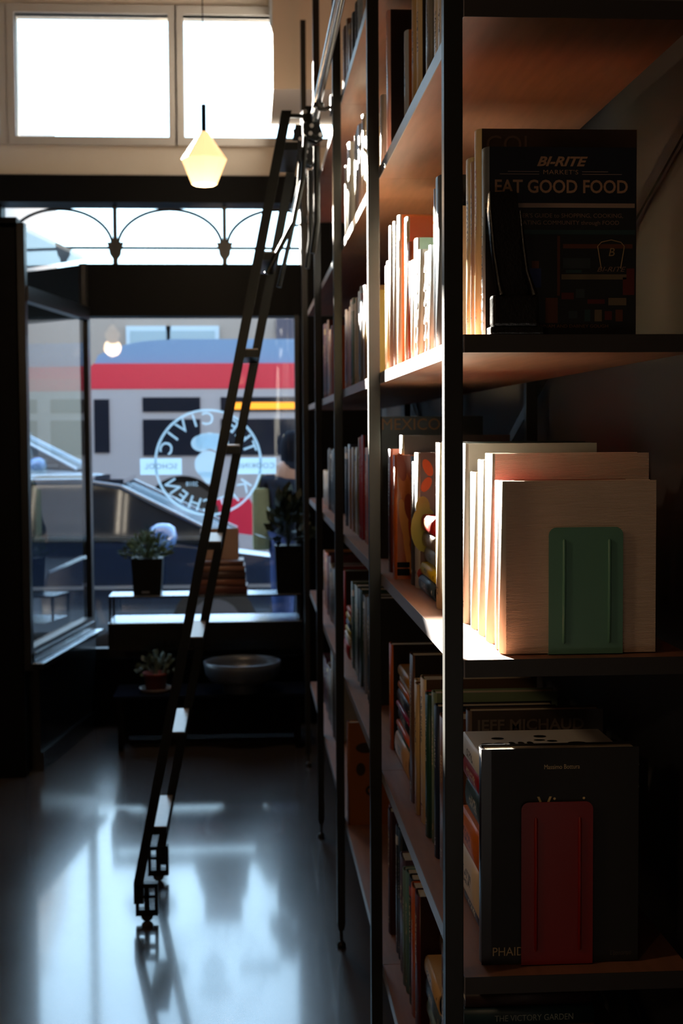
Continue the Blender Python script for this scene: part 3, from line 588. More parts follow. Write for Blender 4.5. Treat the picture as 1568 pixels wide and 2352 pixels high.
# beige cloth books on the next shelf
lb = D.materials.new('ribbed_linen'); lb.use_nodes = True; n = lb.node_tree.nodes; l = lb.node_tree.links; b = n['Principled BSDF']
b.inputs['Base Color'].default_value = lin('c4ac98'); b.inputs['Roughness'].default_value = .75; b.inputs['Specular IOR Level'].default_value = .25
t_ = n.new('ShaderNodeTexCoord'); wv = n.new('ShaderNodeTexWave'); wv.bands_direction = 'Z'; wv.inputs['Scale'].default_value = 150; wv.inputs['Distortion'].default_value = 1.2; wv.inputs['Detail'].default_value = 3; wv.inputs['Detail Scale'].default_value = 4
bp = n.new('ShaderNodeBump'); bp.inputs['Strength'].default_value = .55; bp.inputs['Distance'].default_value = .0012
mx = n.new('ShaderNodeMix'); mx.data_type = 'RGBA'; mx.inputs['A'].default_value = lin('dcc8b6'); mx.inputs['B'].default_value = lin('f0dccc')
for a, c in ((t_.outputs['Object'], wv.inputs['Vector']), (wv.outputs['Fac'], bp.inputs['Height']), (bp.outputs[0], b.inputs['Normal']), (wv.outputs['Fac'], mx.inputs['Factor']), (mx.outputs['Result'], b.inputs['Base Color'])): l.new(a, c)
MC['board_linen'] = lb
def linen(x, y, T, H, Dp, label, hx='e0d4c4', z=None):
    o = book(x, y, z or Z3, T, H, Dp, hx, name='cloth_book', marks=False, label=label, group=GE, rough=.7); o.data.materials[1] = lb; return o
linen(.3465, 1.928, .034, .2385, .216, 'blank beige linen book in front, held by the green bookend', z=Z3+.0012)
bk_ = book(.348, 1.9655, Z3+.0012, .034, .238, .19, 'e0d0c4', name='cloth_book', cover='b04038', marks=False, label='book with a red cover directly behind the front beige linen book', group=GE)
linen(.349, 2.030, .064, .276, .232, 'taller beige linen book standing behind the front beige one')
l3 = linen(.349, 2.104, .055, .2655, .20, 'off white book third from the front on the fourth shelf end', 'e8e4d8')
linen(.349, 2.176, .056, .245, .19, 'short off white book fourth from the front on the fourth shelf end', 'e8e0d0')
tb = book(.345, 2.250, Z3, .036, .289, .214, 'dcdcd8', name='cookbook', cover='8a8a80', label='tall pale grey hardback at the back of the fourth shelf end', group=GE)
# dark hardback with gold lettering
ph = book(.320, 1.934, Z4+.0012, .034, .304, .222, '1c1418', name='cookbook', cover='2c2b2a', marks=False, rough=.32, label='charcoal hardback with small gold lettering, held by the red bookend', group=GE)
ph.data.materials[1] = mat('charcoal_cloth', '201f1f', .6, noise=.04, scale=50)
board_text(ph, [('Massimo Bottura', .0092, .433, 1.1235, 'e0c898', dict(width=.050)), ('Vieni', .034, .433, 1.0692, 'e8cc88', dict(width=.068)), ('PHAIDON', .0175, .3705, .8630, 'c8b080', dict(width=.069)), ("L'ippocampo", .0095, .517, .8575, '5a5044', dict(shear=.3, width=.030))])
m = mb(); m.box(0, .014, -.0008, -.0001, 0, .304); m.build('joint_strip', mat('plum_strip', '1a0e12', .28), ph)
# flat stack behind it, resting on the foot of the bookend
def flat(x, y, z, T, L, Dp, hx, label, **k): return book(x, y, z, T, L, Dp, hx, name=k.pop('name', 'cookbook'), lying=True, label=label, group=GE, **k)
z = Z4+.0012
flat(.338, 1.975, z, .024, .235, .20, '2c2430', 'dark plum book lying at the bottom of the stack behind the charcoal hardback'); z += .0246
flat(.330, 1.975, z, .070, .235, .21, 'e8d4b8', 'very thick cream book lying second from the bottom behind the charcoal hardback', cover='e8b068'); z += .0706
flat(.330, 1.975, z, .057, .240, .21, 'd87018', 'bright orange book lying in the stack behind the charcoal hardback', ink='7a2c08'); z += .0576
flat(.338, 1.975, z, .048, .225, .20, '2c4038', 'dark green book with pale rounded spine lying above the orange one', band=('c0b494', .0, .06)); z += .0486
flat(.336, 1.975, z, .034, .235, .20, '9a1814', 'dark red book lying just below the white one behind the charcoal hardback'); z += .0346
wt = flat(.332, 1.975, z, .034, .240, .222, 'ecebe4', 'white book with black pasta shapes lying on top of the end stack', ink='202020')
m = mb(); gx = .332
v, f = text_geo('THE GEOMETRY', .020); M_ = Matrix.Translation((.118, -.0006, .215)) @ Matrix(((1, 0, 0, 0), (0, 0, -1, 0), (0, -1, 0, 0), (0, 0, 0, 1)))
# the upper cover of a lying book is its local y = 0 face; local z runs along the shelf
def on_top(m, vs, fs, cx, cz): m.add([Vector((cx+p.x, -.0006, cz+p.y)) for p in vs], fs)
q_ = .094/.17; on_top(m, [Vector((p.x*.66, p.y*.8, 0)) for p in v], f, .092, .108)
def disc(cx, cz, rx, rz_, n_=14): on_top(m, [Vector((rx*math.cos(2*math.pi*k/n_), rz_*math.sin(2*math.pi*k/n_), 0)) for k in range(n_)], [tuple(range(n_))], cx, cz)
for q in ((.028, .142, .010, .009), (.046, .142, .010, .009), (.066, .146, .005, .010), (.080, .146, .005, .010), (.094, .146, .005, .010), (.112, .165, .009, .005), (.13, .158, .008, .006), (.165, .142, .014, .008), (.05, .182, .010, .008), (.118, .192, .010, .008)): disc(*q)
m.build('cover_print', mat('ink_black', '101010', .5), wt)
jf = book(.352, 2.262, Z4, .034, .294, .222, '5c4a3c', name='cookbook', cover='443830', label='brown grey cookbook with faint embossed capitals standing behind the end stack', group=GE)
board_text(jf, [('JEFF MICHAUD', .025, .455, 1.114, '74665a', dict(width=.178, offset=.0006))])
# lowest shelf end: flat stack up to the board above
z = Z5; k_ = 0
LOW = [(.05, '8a3418', 'rust'), (.045, '3c5a58', 'teal'), (.05, 'b8a070', 'sand'), (.045, '4c2428', 'plum'), (.04, '7a7a70', 'grey'), (.04, '2c3c58', 'blue'), (.038, '6c5030', 'brown')]
for T, hx, nm in LOW:
    flat(.335, 1.935, z, T-.0006, .25, .2, hx, '%s book lying in the tall stack at the end of the lowest shelf' % nm); z += T
def end_spine(x, y, z, T, L, Dp, hx, label, texts):
    """book lying with its spine towards the open end"""
    o = book(0, 0, 0, T, L, Dp, hx, name='cookbook', marks=False, label=label, group=GE, rough=.5)
    o.rotation_euler = Matrix(((0, 0, 1), (1, 0, 0), (0, 1, 0))).to_euler(); o.location = (x, y, z)   # local x->Y, y->Z, z->X
    for s_, size, cx, cy, ink, wd in texts:
        m = mb(); v, f = text_geo(s_, size); w0 = max(q.x for q in v)-min(q.x for q in v); q_ = wd/w0
        m.add([Vector((-.0006, cy+q.y, cx+q.x*q_)) for q in v], f); m.build('spine_text', mat('ink_'+ink, ink, .5), o)
    return o
end_spine(.297, 1.945, z, .034, .188, .22, '9a7c48', 'ochre cookbook spine lettered with vegetables in the lowest end stack', [('FISH AND VEGETABLES', .017, .094, .017, '2a2014', .17)]); z += .0345
end_spine(.297, 1.945, z, .026, .186, .22, '16323a', 'dark teal garden book lying near the top of the lowest end stack', [('THE VICTORY GARDEN', .0125, .100, .013, 'a0a898', .112)]); z += .0265
end_spine(.300, 1.950, z, .022, .180, .21, '2c1a18', 'dark brown book topping the stack at the end of the lowest shelf', []); z += .0225

# ------------------------------------------------------------------ details on the aisle covers of the nearest bay
def find(cell, y0):
    s, bay = cell.split()
    return [o for o in D.objects if o.get('category') == 'book' and abs(o.location.y-y0) < 1e-4 and abs(o.location.z-(SB[s]+.0245)) < 1e-4][0]
o = find('S3 1', 2.772); ox, oz = o.location.x, o.location.z; m = mb()
def blob(m, cx, cz, rx, rz_, mi, rot=0, y=-.0007, n_=16):
    m.mi = mi; y -= .00012*(len(m.f) % 12); m.add([(cx+rx*math.cos(a)*math.cos(rot)-rz_*math.sin(a)*math.sin(rot), y, cz+rx*math.cos(a)*math.sin(rot)+rz_*math.sin(a)*math.cos(rot)) for a in [2*math.pi*k/n_ for k in range(n_)]], [tuple(range(n_))])
blob(m, .014, .118, .026, .046, 0); blob(m, .012, .160, .014, .022, 0); blob(m, .022, .238, .009, .018, 1, .4); blob(m, .019, .205, .009, .016, 1, -.5); blob(m, .03, .03, .03, .018, 2)
m.build('cover_art', [mat('pear', '8a8428', .5), mat('leaf_orange', 'c8641c', .5), mat('berry', '8a1c14', .5)], o)
o = find('S3 1', 2.955); m = mb()
for q in ((.02, .19, .013, .04, 0), (.018, .12, .009, .05, 1), (.024, .06, .006, .05, 1), (.03, .15, .012, .03, 2), (.012, .235, .01, .03, 2), (.034, .09, .006, .04, 2)): blob(m, q[0]+.004, q[1], q[2], q[3], q[4], .15)
m.mi = 3; m.add([(.006, -.0022, .008), (.032, -.0022, .008), (.032, -.0022, .022), (.006, -.0022, .022)], [(0, 1, 2, 3)]); m.add([(.006, -.0022, .025), (.032, -.0022, .025), (.032, -.0022, .036), (.006, -.0022, .036)], [(0, 1, 2, 3)])
m.build('cover_art', [mat('flame_a', 'b86420', .5), mat('flame_b', 'd09048', .5), mat('flame_c', '8a3008', .5), black_paint], o)
for yb in (2.499, 2.542, 2.598, 2.657):
    o = find('S2 1', yb); m = mb(); T_ = o.dimensions.y
    for k, zc in enumerate((.012, .045, .075, .108, .135, .17)):
        m.add([(-.0012, T_*(.15 if k % 2 else .25), zc+.018), (-.0012, T_*.9, zc-.004), (-.0012, T_*.55, zc-.007), (-.0012, T_*.3, zc-.002)], [(0, 1, 2, 3)])
    m.build('spine_art', mat('brush_grey', '3a3c38', .6), o)
o = find('S2 1', 2.936); m = mb(); put_text(m, 'EAT', .034, .165, -.0008, .255); m.build('cover_text', mat('ink_olive', '4a4420', .5), o)
mxb = book(.320, 3.450, Z3, .040, .346, .255, '14100e', name='cookbook', cover='141210', marks=False, label='tall black cookbook with brown capitals facing out, fourth shelf down between the two nearest bays', group='books on the fourth shelf down, second bay')
board_text(mxb, [('MEXICO', .040, .398, 1.608, '8a5a28', dict(width=.142))])
kr = find('S5 2', 4.22); m = mb()
for q in ((.055, .235, .03, .016), (.04, .17, .014, .02), (.10, .14, .016, .016), (.12, .20, .05, .03), (.16, .12, .04, .05)): blob(m, *q, 0)
blob(m, .07, .105, .016, .016, 0); blob(m, .07, .105, .008, .008, 1, y=-.0009)
m.build('cover_art', [mat('kraft_dark', '24140c', .6), mat('kraft_lt', '9c5a24', .6)], kr)

# ------------------------------------------------------------------ bookends
def bookend(x, y, z, W, H, hx, label):
    o = empty('bookend', (x, y, z)); tag(o, label, 'bookend', 'enamelled metal bookends'); bmat = mat('enamel_'+hx, hx, .38, spec=.5)
    r = .011; poly = [(0, 0), (W, 0)]+[(W-r+r*math.cos(a), H-r+r*math.sin(a)) for a in [math.pi/2*k/6 for k in range(7)]]+[(r+r*math.cos(a), H-r+r*math.sin(a)) for a in [math.pi/2+math.pi/2*k/6 for k in range(7)]]
    mb().prism(poly, 'y', 0, .0014).build('upright_plate', bmat, o)
    for rx in (W*.205, W*.815):
        m = mb(); m.tube([(rx, -.0002, H*.905), (rx, -.0010, H*.895), (rx, -.0012, H*.5), (rx, -.0010, H*.10), (rx, -.0002, H*.09)], [.0012, .0024, .0024, .0024, .0012], 10); m.build('pressed_rib', bmat, o)
    mb().box(0, W, 0, .09, 0, .0010).build('foot_plate', bmat, o)
bookend(.4115, 1.922, Z3, .1035, .176, '68a08c', 'sage green metal bookend against the front beige linen book')
bookend(.375, 1.928, Z4, .101, .231, '8c0c0a', 'deep red metal bookend against the charcoal hardback')
# black iron bookend with two curved prongs
ib = empty('iron_bookend', (.326, 1.905, Z2)); tag(ib, 'black cast iron bookend with two curved prongs before the navy cookbook', 'bookend')
im = mat('cast_iron', '0c0a09', .25, spec=.6, bump=.3, scale=220)
mb().bevbox(0, .072, -.012, .020, 0, .010, .002).build('base_plate', im, ib)
mb().bevbox(.003, .066, -.010, .016, .0105, .052, .004).build('block', im, ib)
m = mb(); pl = [(.0015, .190), (.0, .165), (.004, .11), (.012, .052), (.056, .052), (.049, .085), (.043, .13), (.041, .165), (.038, .192)]
m.prism(pl, 'y', .004, .018); m.build('back_plate', im, ib)
for pts, rr in (([(.001, -.002, .190), (.0015, -.004, .165), (.006, -.006, .11), (.012, -.008, .07), (.016, -.010, .052)], [.0018, .0022, .0025, .0032, .005]), ([(.042, -.002, .165), (.046, -.004, .12), (.050, -.007, .085), (.056, -.009, .065), (.060, -.010, .052)], [.0015, .0022, .0026, .0034, .005])):
    m = mb(); m.tube(pts, rr, 10); m.build('prong', im, ib)

# ------------------------------------------------------------------ things on the riser, bench
def leaves(m, base, n_, r0, h, size, rng, droop=.4, narrow=.25):
    for k in range(n_):
        a = rng.uniform(0, 2*math.pi); el = rng.uniform(.15, 1.45); L = rng.uniform(.55, 1)*h; rr = math.cos(el)*L*r0
        tip = Vector((rr*math.cos(a), rr*math.sin(a), math.sin(el)*L)); p = Vector(base)+tip
        d = (tip+Vector((rng.uniform(-.3, .3)*L, rng.uniform(-.3, .3)*L, -droop*L*.3))).normalized(); s_ = size*rng.uniform(.6, 1.2); u = d.cross(Vector((rng.uniform(-1, 1), rng.uniform(-1, 1), .3))).normalized()*s_*narrow
        m.add([p, p+d*s_*.5+u, p+d*s_, p+d*s_*.5-u], [(0, 1, 2, 3)])
        if k % 4 == 0: m.tube([Vector(base), Vector(base)+tip*.6+Vector((0, 0, .01)), p], .0015, 4, False)
rg = random.Random(3)
RZT = .7315
pp = empty('potted_fern', (-.538, 7.66, RZT)); tag(pp, 'feathery green plant in a square black pot on the riser', 'potted plant')
mb().prism([(-.072, 0), (.072, 0), (.083, .195), (-.083, .195)], 'y', -.075, .075).build('pot', mat('pot_black', (.0035, .0035, .004), .4, spec=.12), pp)
mb().box(-.028, .012, -.077, -.0755, .012, .022).build('pot_label', mat('label_grey', '6c6c74', .4), pp)
m = mb(); leaves(m, (0, 0, .18), 420, .95, .15, .035, rg, narrow=.18); m.build('foliage', mat('fern_green', '4c5c34', .6, noise=.3), pp)
G2 = 'stack of brown books on the riser'
zz = RZT; SX = -.155
for i, (W_, T, hx, nm) in enumerate([(.30, .045, '5c3428', 'wide dark brown'), (.275, .035, '7a4c38', 'reddish brown'), (.265, .04, '4c3428', 'deep brown'), (.25, .03, '8a6450', 'light brown'), (.23, .028, '6a4a3c', 'mid brown')]):
    o = MB(); add_box_ring(o, T, W_, .19); ob = o.build('book', [mat('c_'+hx, hx, .45, noise=.1), mat('c_'+hx, hx, .45)])
    MB().box(.008, .186, .0026, T-.0026, .003, W_-.003).build('pages', paper, ob)
    ob.rotation_euler = Matrix(((0, 0, 1), (1, 0, 0), (0, 1, 0))).to_euler(); ob.location = (SX-W_/2+.004*i, 7.57, zz)
    tag(ob, '%s book lying %s the pile on the window riser' % (nm, 'at the bottom of' if i == 0 else 'at the top of' if i == 4 else ['', 'second from the bottom in', 'in the middle of', 'second from the top in'][i]), 'book', G2); zz += T+.0008
cv = MB(); add_box_ring(cv, .025, .165, .205); co = cv.build('book', [mat('c_tan', '9a7c6c', .5), mat('c_tan2', 'a88c7c', .5)]); MB().box(.008, .201, .0026, .0224, .003, .162).build('pages', paper, co)
co.location = (SX-.1, 7.66, zz); tag(co, 'tan book standing upright on top of the brown pile in the window', 'book', G2)
for i, (x, z_) in enumerate([(-.305, .93), (-.308, .885), (.0, .93), (.012, .885)]): pass
pl_ = empty('planter', (.215, 7.66, RZT)); tag(pl_, 'tall black planter with dark drooping leaves at the right end of the riser', 'potted plant')
mb().prism([(-.062, 0), (.062, 0), (.072, .255), (-.072, .255)], 'y', -.065, .065).build('pot', mat('pot_black', (.0035, .0035, .004), .4, spec=.12), pl_)
m = mb(); leaves(m, (0, 0, .24), 150, .40, .30, .08, rg, narrow=.3); m.build('foliage', mat('dark_leaf', '1c2a1c', .5, noise=.3), pl_)
sp = empty('potted_succulent', (-.475, 7.22, .28)); tag(sp, 'small cactus in a terracotta pot and saucer on the low bench', 'potted plant')
mb().lathe([(0, 0), (.07, 0), (.085, .022), (.08, .022), (.066, .006), (0, .006)], 24).build('saucer', mat('saucer', '5c5048', .4), sp)
mb().lathe([(0, .006), (.048, .006), (.06, .085), (.066, .085), (.066, .10), (.058, .10), (.056, .085), (0, .08)], 24).build('pot', mat('terracotta', '6a2418', .6), sp)
m = mb(); leaves(m, (0, 0, .085), 60, 1.0, .10, .04, rg, narrow=.35)
m.tube([(0, 0, .08), (.004, 0, .15), (-.004, 0, .215)], [.010, .012, .007], 8); m.tube([(.035, 0, .08), (.055, 0, .13), (.075, 0, .19)], [.008, .012, .010], 8); m.tube([(.055, 0, .13), (.08, 0, .15), (.095, 0, .165)], [.007, .009, .007], 8)
m.build('succulent', mat('cactus', '4c5a4c', .6, noise=.3), sp)
bw = mb().lathe([(0, .0), (.10, .0), (.10, .045), (.165, .062), (.188, .09), (.193, .125), (.196, .155), (.186, .158), (.180, .125), (.165, .09), (.12, .075), (0, .072)], 48).build('bowl', mat('stoneware', '4a505a', .35, noise=.1))
bw.location = (-.035, 7.19, .2802); tag(bw, 'large wide shallow grey bowl resting on the low bench', 'bowl')

# ------------------------------------------------------------------ street outside
structure(mb().box(-30, 30, 7.95, 9.75, -.16, -.02).build('sidewalk', mat('pavement', (.50, .50, .49), .85, noise=.1, scale=6)))
m = mb(); m.prism([(9.76, -.4), (9.76, -.15), (14, -.02), (20, .10), (24, .12), (24, -.4)], 'x', -30, 30); structure(m.build('street', mat('asphalt', (.09, .095, .10), .8, noise=.2, scale=8)))
fs = mb(); fs.box(-4.12, XW+.12, 7.925, 7.98, 2.962, 3.13).box(-4.12, XW+.12, 7.925, 7.98, 3.88, 4.5)
for a, c in zip([-4.12]+[q[1]+.03 for q in xs], [q[0]-.03 for q in xs]+[XW+.12]): fs.box(a, c, 7.925, 7.98, 3.13, 3.88)
fs.box(-30, -4.12, 7.7, 8.0, -.1, 12).box(XW+.12, 30, 7.7, 8.0, -.1, 12).box(-4.12, XW+.12, 7.8, 8.0, 4.5, 12); structure(fs.build('wall_outside', mat('facade_outside', (.014, .014, .016), .85)))
# house across the street; added unseen tall block keeps low sun out
hb = empty('house', (-1.5, 24, 0)); tag(hb, 'low beige building across the street with white framed windows', 'building')
bg_ = mat('beige_render', (.36, .27, .21), .85, noise=.05)
mb().box(-2.2, 14, 0, 5, 0, 4.30).build('wall', bg_, hb)
for x0, x1 in ((-.42, .18), (.24, .98), (3.2, 4.0)):
    f = mb().box(x0-.07, x1+.07, -.06, -.005, 2.55, 3.38).build('window', mat('white_trim', (.50, .56, .58), .5), hb)
    mb().box(x0, x1, -.075, -.061, 2.6, 3.30).build('pane', mat('far_pane', (.30, .38, .40), .3), f)
dk = mb().box(2.0, 2.55, -.06, -.005, 2.9, 3.5).build('window', mat('far_dark', (.03, .035, .06), .3), hb)
mb().box(-2.15, -1.1, -.05, -.005, 0, 2.5).build('garage_door', mat('garage', (.32, .28, .21), .7), hb)
ht = empty('sun_blocker', (-12, 24, 0)); tag(ht, 'added tall block out of view that keeps low sun off the shop window', 'building')
mb().box(-10, 8.12, -.4, 6, 0, 8.4).build('wall', mat('blocker_render', (.34, .30, .27), .85), ht)

# bus
bs = empty('bus', (-1.85, 17, .02)); tag(bs, 'white and red city bus passing behind the parked car', 'bus')
BX = 1.85
wht = mat('bus_white', (.43, .415, .43), .35, coat=.3); red = mat('bus_red', (.62, .014, .05), .35, coat=.3); bdk = mat('bus_glass', (.012, .016, .026), .08, spec=.6); bl_ = mat('bus_roof_blue', (.19, .32, .50), .5)
def bx(m, x0, x1, z0, z1, y0=0, y1=2.5): return m.box(x0+BX, x1+BX, y0, y1, z0-.02, z1-.02)
m = mb(); bx(m, -1.85, 9.2, .34, 2.12); m.build('body', wht, bs)
m = mb(); m.prism([(0, 2.10), (11.05, 2.10), (11.05, 2.40), (.05, 2.40), (0, 2.34)], 'y', -.004, 2.504); m.build('red_band', red, bs)
m = mb(); m.prism([(.05, 2.38), (11, 2.38), (11, 2.66), (10.8, 2.69), (1.0, 2.69), (.62, 2.665), (.3, 2.60), (.1, 2.5)], 'y', .06, 2.44); m.build('roof_fairing', bl_, bs)
def win(x0, x1, z0, z1):
    m = mb(); bx(m, x0, x1, z0, z1, -.012, .02); return m.build('window', bdk, bs)
win(-1.80, -1.62, 1.37, 2.0)
x = -1.23
while x < 8.8:
    w1 = win(x, x+.68 if x < -1 else x+1.1, 1.85, 2.02); win(x, x+.68 if x < -1 else x+1.1, 1.33, 1.76); x += .92 if x < -1 else 1.28
m = mb(); bx(m, -.16, .60, 1.875, 1.955, -.02, -.013); m.build('route_sign', mat('amber_leds', (.9, .35, .02), .5, emit=(1.0, .33, .02), est=1.3), bs)
for wx in (-.77, 4.2, 6.9):
    m = mb(); m.prism([(wx+BX+.47*math.cos(a), .60+.47*math.sin(a)) for a in [math.pi*k/20 for k in range(21)]]+[(wx+BX-.47, .32), (wx+BX+.47, .32)], 'y', -.01, .3); m.build('wheel_arch', black_paint, bs)
    m = mb(); m.tube([(wx+BX, -.02, .55), (wx+BX, .28, .55)], .44, 28); wh = m.build('wheel', mat('rubber', '101010', .6), bs)
    mb().tube([(wx+BX, -.035, .55), (wx+BX, -.021, .55)], .2, 20).build('hub', mat('hub', (.10, .10, .11), .5, .4), wh)
m = mb(); m.prism([(1.36, .78), (1.86, .80), (1.95, .66), (2.1, .34), (1.55, .34)], 'y', -.013, -.001); m.build('red_panel', red, bs)

# cars
def lerp(a, c, t): return a+(c-a)*t
def make_car(x, y, z, body, label, L=4.75, hs=1.0):
    r = empty('car', (x, y, z)); tag(r, label, 'car')
    W_ = 1.8; bm_ = mat('paint_'+label[:9], body, .14, spec=.8, coat=1.0)
    low = [(-4.72, .35), (-4.75, .62), (-4.6, .86), (-4.0, .95), (-3.2, .98), (-1.0, .97), (-.2, .90), (.35, .82), (.62, .70), (.70, .50), (.68, .28), (-4.6, .25)]
    m = mb(); n_ = len(low); secs = [(0, .06), (.10, 0), (W_-.10, 0), (W_, .06)]; vs = []
    cx = -2.0
    for yy, ins in secs: vs += [(cx+(u-cx)*(1-ins*.4), yy, lerp(v, .6, ins)*hs) for u, v in low]
    fs_ = [tuple(range(n_))[::-1], tuple(range(3*n_, 4*n_))]
    for s_ in range(3):
        for k in range(n_): fs_.append((s_*n_+k, s_*n_+(k+1) % n_, (s_+1)*n_+(k+1) % n_, (s_+1)*n_+k))
    m.add(vs, fs_); m.build('body', bm_, r)
    gh = [(-3.95, .94), (-3.05, 1.32), (-2.4, 1.38), (-1.25, 1.385), (-.95, 1.34), (-.10, .92)]
    m = mb(); n_ = len(gh); vs = []
    for yy, k in ((.06, 0), (.22, 1), (W_-.22, 1), (W_-.06, 0)):
        pass
    def row(yb, yt): return [(u, lerp(yb, yt, (v-.92)/.46), v*hs) for u, v in gh]
    A_ = row(.07, .26); B_ = row(W_-.07, W_-.26); m.add(A_+B_, [tuple(range(n_))[::-1], tuple(range(n_, 2*n_))]+[(k, k+1, n_+k+1, n_+k) for k in range(n_-2)]); ws = mb().add(A_[-2:]+B_[-2:], [(0, 1, 3, 2)]); ws.build('windscreen', mat('windscreen', (.16, .26, .32), .12, spec=1.0), r); m.build('cabin_glass', mat('car_glass', (.008, .011, .016), .05, spec=.25), r)  # windscreen colour is lightened to stand for reflected sky
    m = mb(); pm = mb()
    def bar(p, q, rr): pm.tube([Vector(p), Vector(q)], rr, 8)
    for yb, yt in ((.07, .26), (W_-.07, W_-.26)):
        pts = [(u, lerp(yb, yt, (v-.92)/.46)-(.004 if yb < .5 else -.004), v*hs+.004) for u, v in gh]; m.tube(pts, .021, 8)
        bar((-1.75, lerp(yb, yt, 0), .93*hs), (-1.75, yt, 1.37*hs), .022); bar((-2.75, yb, .93*hs), (-2.85, yt, 1.34*hs), .022)
    m.prism([(-3.02, .28), (-2.4, .24), (-1.25, .24), (-.93, .28), (-.93, W_-.28), (-1.25, W_-.24), (-2.4, W_-.24), (-3.02, W_-.28)], 'z', 1.368*hs, 1.402*hs); m.build('roof', bm_, r); pm.build('door_pillars', black_paint, r)
    mb().box(-3.9, -.35, -.006, .05, .955*hs, .985*hs).build('window_trim', mat('chrome', (.5, .5, .48), .2, .9), r)
    mb().box(-3.6, .3, -.012, -.001, .60*hs, .625*hs).build('door_moulding', mat('moulding', (.2, .22, .25), .3), r)
    m = mb(); m.lathe([(0, -.10), (.07, -.10), (.10, -.05), (.11, 0), (.09, .06), (.05, .085), (0, .09)], 18, (-.62, -.10, 1.0*hs)); m.box(-.64, -.60, -.06, .05, .93*hs, .96*hs); m.build('wing_mirror', mat('mirror_blue', (.06, .14, .35), .15, coat=1), r)
    for wx in (-3.75, -.25):
        w_ = mb().tube([(wx, -.01, .32), (wx, .2, .32)], .315, 28).build('wheel', mat('rubber', '101010', .6), r); mb().tube([(wx, -.022, .32), (wx, -.011, .32)], .2, 20).build('hub', mat('hub', (.10, .10, .11), .5, .4), w_)
        mb().tube([(wx, 1.6, .32), (wx, 1.80, .32)], .315, 28).build('wheel', mat('rubber', '101010', .6), r)
    return r
make_car(.0, 10.5, -.15, (.012, .024, .055), 'dark blue sedan parked at the kerb outside the window')
make_car(-2.3, 20.2, .10, (.5, .55, .6), 'pale car standing by the house, seen through the left pane', hs=1.08)

# person on the sidewalk
def skin_body(name, pts, edges, rad, m_, parent, root=0, lv=2):
    me = D.meshes.new(name); me.from_pydata(pts, edges, []); o = D.objects.new(name, me); col.objects.link(o)
    md = o.modifiers.new('skin', 'SKIN'); me.skin_vertices[0].data[root].use_root = True
    for v, r_ in zip(me.skin_vertices[0].data, rad): v.radius = (r_ if isinstance(r_, tuple) else (r_, r_))
    s_ = o.modifiers.new('sub', 'SUBSURF'); s_.levels = lv; s_.render_levels = lv
    dg = bpy.context.evaluated_depsgraph_get(); nm = D.meshes.new_from_object(o.evaluated_get(dg)); D.objects.remove(o); D.meshes.remove(me)
    for p in nm.polygons: p.use_smooth = True
    nm.materials.clear(); nm.materials.append(m_); nm.name = name; o = D.objects.new(name, nm); col.objects.link(o)
    if parent: o.parent = parent
    return o
ps = empty('person', (.30, 9.15, -.02)); ps.rotation_euler = (0, 0, -math.pi/2); tag(ps, 'person in a navy jacket and blue jeans with an olive bag, standing on the sidewalk', 'person')
skinm = mat('skin', (.35, .20, .14), .5); navy = mat('navy_cloth', (.014, .020, .036), .8, spec=.08); jean = mat('denim', (.025, .045, .13), .8, noise=.2, spec=.1)
# walking to the left (-x): one continuous body
P = [(0, 0, .86), (0, 0, 1.05), (-.01, 0, 1.25), (-.01, 0, 1.36), (-.015, 0, 1.44), (-.03, 0, 1.53), (-.03, 0, 1.60),
     (-.01, .08, .84), (-.10, .08, .46), (-.06, .08, .09), (-.17, .08, .04), (.01, -.08, .84), (.05, -.08, .45), (.14, -.08, .10), (.05, -.08, .04),
     (-.01, -.17, 1.32), (-.04, -.21, 1.05), (-.20, -.19, .95), (-.26, -.18, .94), (-.01, .17, 1.32), (.04, .21, 1.05), (-.06, .22, .88), (-.08, .22, .82)]
Ed = [(0, 1), (1, 2), (2, 3), (3, 4), (4, 5), (5, 6), (0, 7), (7, 8), (8, 9), (9, 10), (0, 11), (11, 12), (12, 13), (13, 14), (3, 15), (15, 16), (16, 17), (17, 18), (3, 19), (19, 20), (20, 21), (21, 22)]
Rr = [(.12, .15), (.11, .14), (.13, .17), (.09, .13), .05, .078, .06, .085, .055, .04, .03, .085, .055, .04, .03, .055, .042, .033, .028, .055, .042, .033, .028]
body = skin_body('body', P, Ed, Rr, skinm, ps)
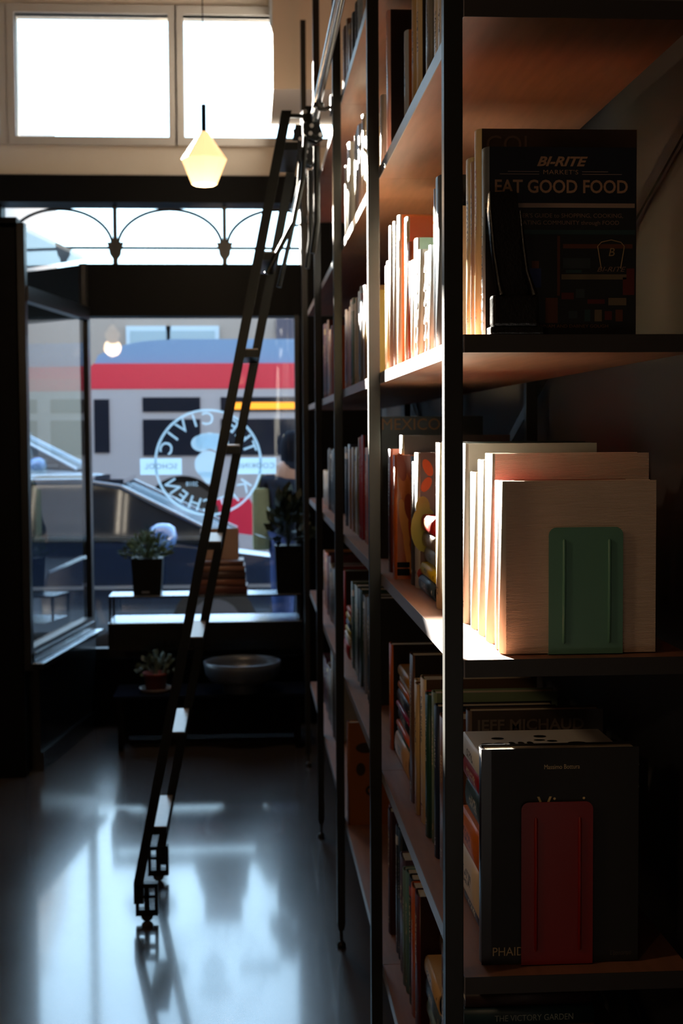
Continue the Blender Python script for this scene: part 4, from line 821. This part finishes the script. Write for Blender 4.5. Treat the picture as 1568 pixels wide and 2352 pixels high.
# jacket with a raised collar
mb().lathe([(.09, -.13), (.085, -.04), (.080, .03), (.074, .03), (.078, -.12)], 18, (-.02, 0, 1.49)).build('collar', navy, ps)
jk = skin_body('jacket', [P[0], P[1], P[2], P[3], P[15], P[16], P[17], P[19], P[20], P[21]], [(0, 1), (1, 2), (2, 3), (3, 4), (4, 5), (5, 6), (3, 7), (7, 8), (8, 9)], [(.15, .18), (.14, .17), (.155, .195), (.105, .15), .07, .055, .045, .07, .055, .045], navy, ps)
skin_body('jeans', [P[0], P[7], P[8], P[9], P[11], P[12], P[13]], [(0, 1), (1, 2), (2, 3), (0, 4), (4, 5), (5, 6)], [(.135, .165), .10, .07, .058, .10, .07, .058], jean, ps)
hr = mb(); hr.lathe([(0, .098), (.04, .092), (.07, .065), (.084, .02), (.088, -.03), (.085, -.08), (.082, -.15)], 20, (-.018, 0, 1.53)); hr.build('hair', mat('hair', (.006, .007, .012), .8, spec=.05), ps)
for fy in (.03, -.03): mb().lathe([(0, -.008), (.008, 0), (0, .008)], 8, (-.103, fy, 1.535)).build('eye', mat('eye', (.02, .02, .02), .2), body)
mb().tube([(-.098, 0, 1.53), (-.122, 0, 1.505), (-.10, 0, 1.495)], [.007, .013, .008], 8).build('nose', skinm, body)
for k, (dx, dz) in enumerate([(-.045, -.005), (-.05, -.018), (-.048, -.03), (-.04, -.042)]):
    mb().tube([(-.26, -.18+.0, .94+dz+.02), (-.26+dx*.7, -.185, .935+dz), (-.255+dx, -.17, .915+dz)], [.009, .008, .007], 6).build('finger', skinm, body)
mb().tube([(-.25, -.17, .95), (-.285, -.15, .955)], [.010, .008], 6).build('thumb', skinm, body)
for a_, y_ in (((-.17, .04), .08), ((.05, .04), -.08)): mb().bevbox(a_[0]-.06, a_[0]+.13, y_-.045, y_+.045, 0, .075, .02).build('shoe', mat('shoe', (.05, .04, .035), .5), ps)
tb_ = empty('shoulder_bag', (.085, 9.13, .84)); tag(tb_, 'long olive green cloth bag carried at the side of the person outside', 'bag')
mb().bevbox(-.055, .055, -.05, .05, 0, .40, .03).build('bag_body', mat('olive_cloth', (.22, .24, .13), .8, noise=.15), tb_)
m = mb(); m.tube([(-.03, 0, .39), (.02, 0, .50), (.075, .0, .55), (.10, 0, .535)], .010, 6); m.build('strap', mat('olive_cloth', (.22, .24, .13), .8), tb_)
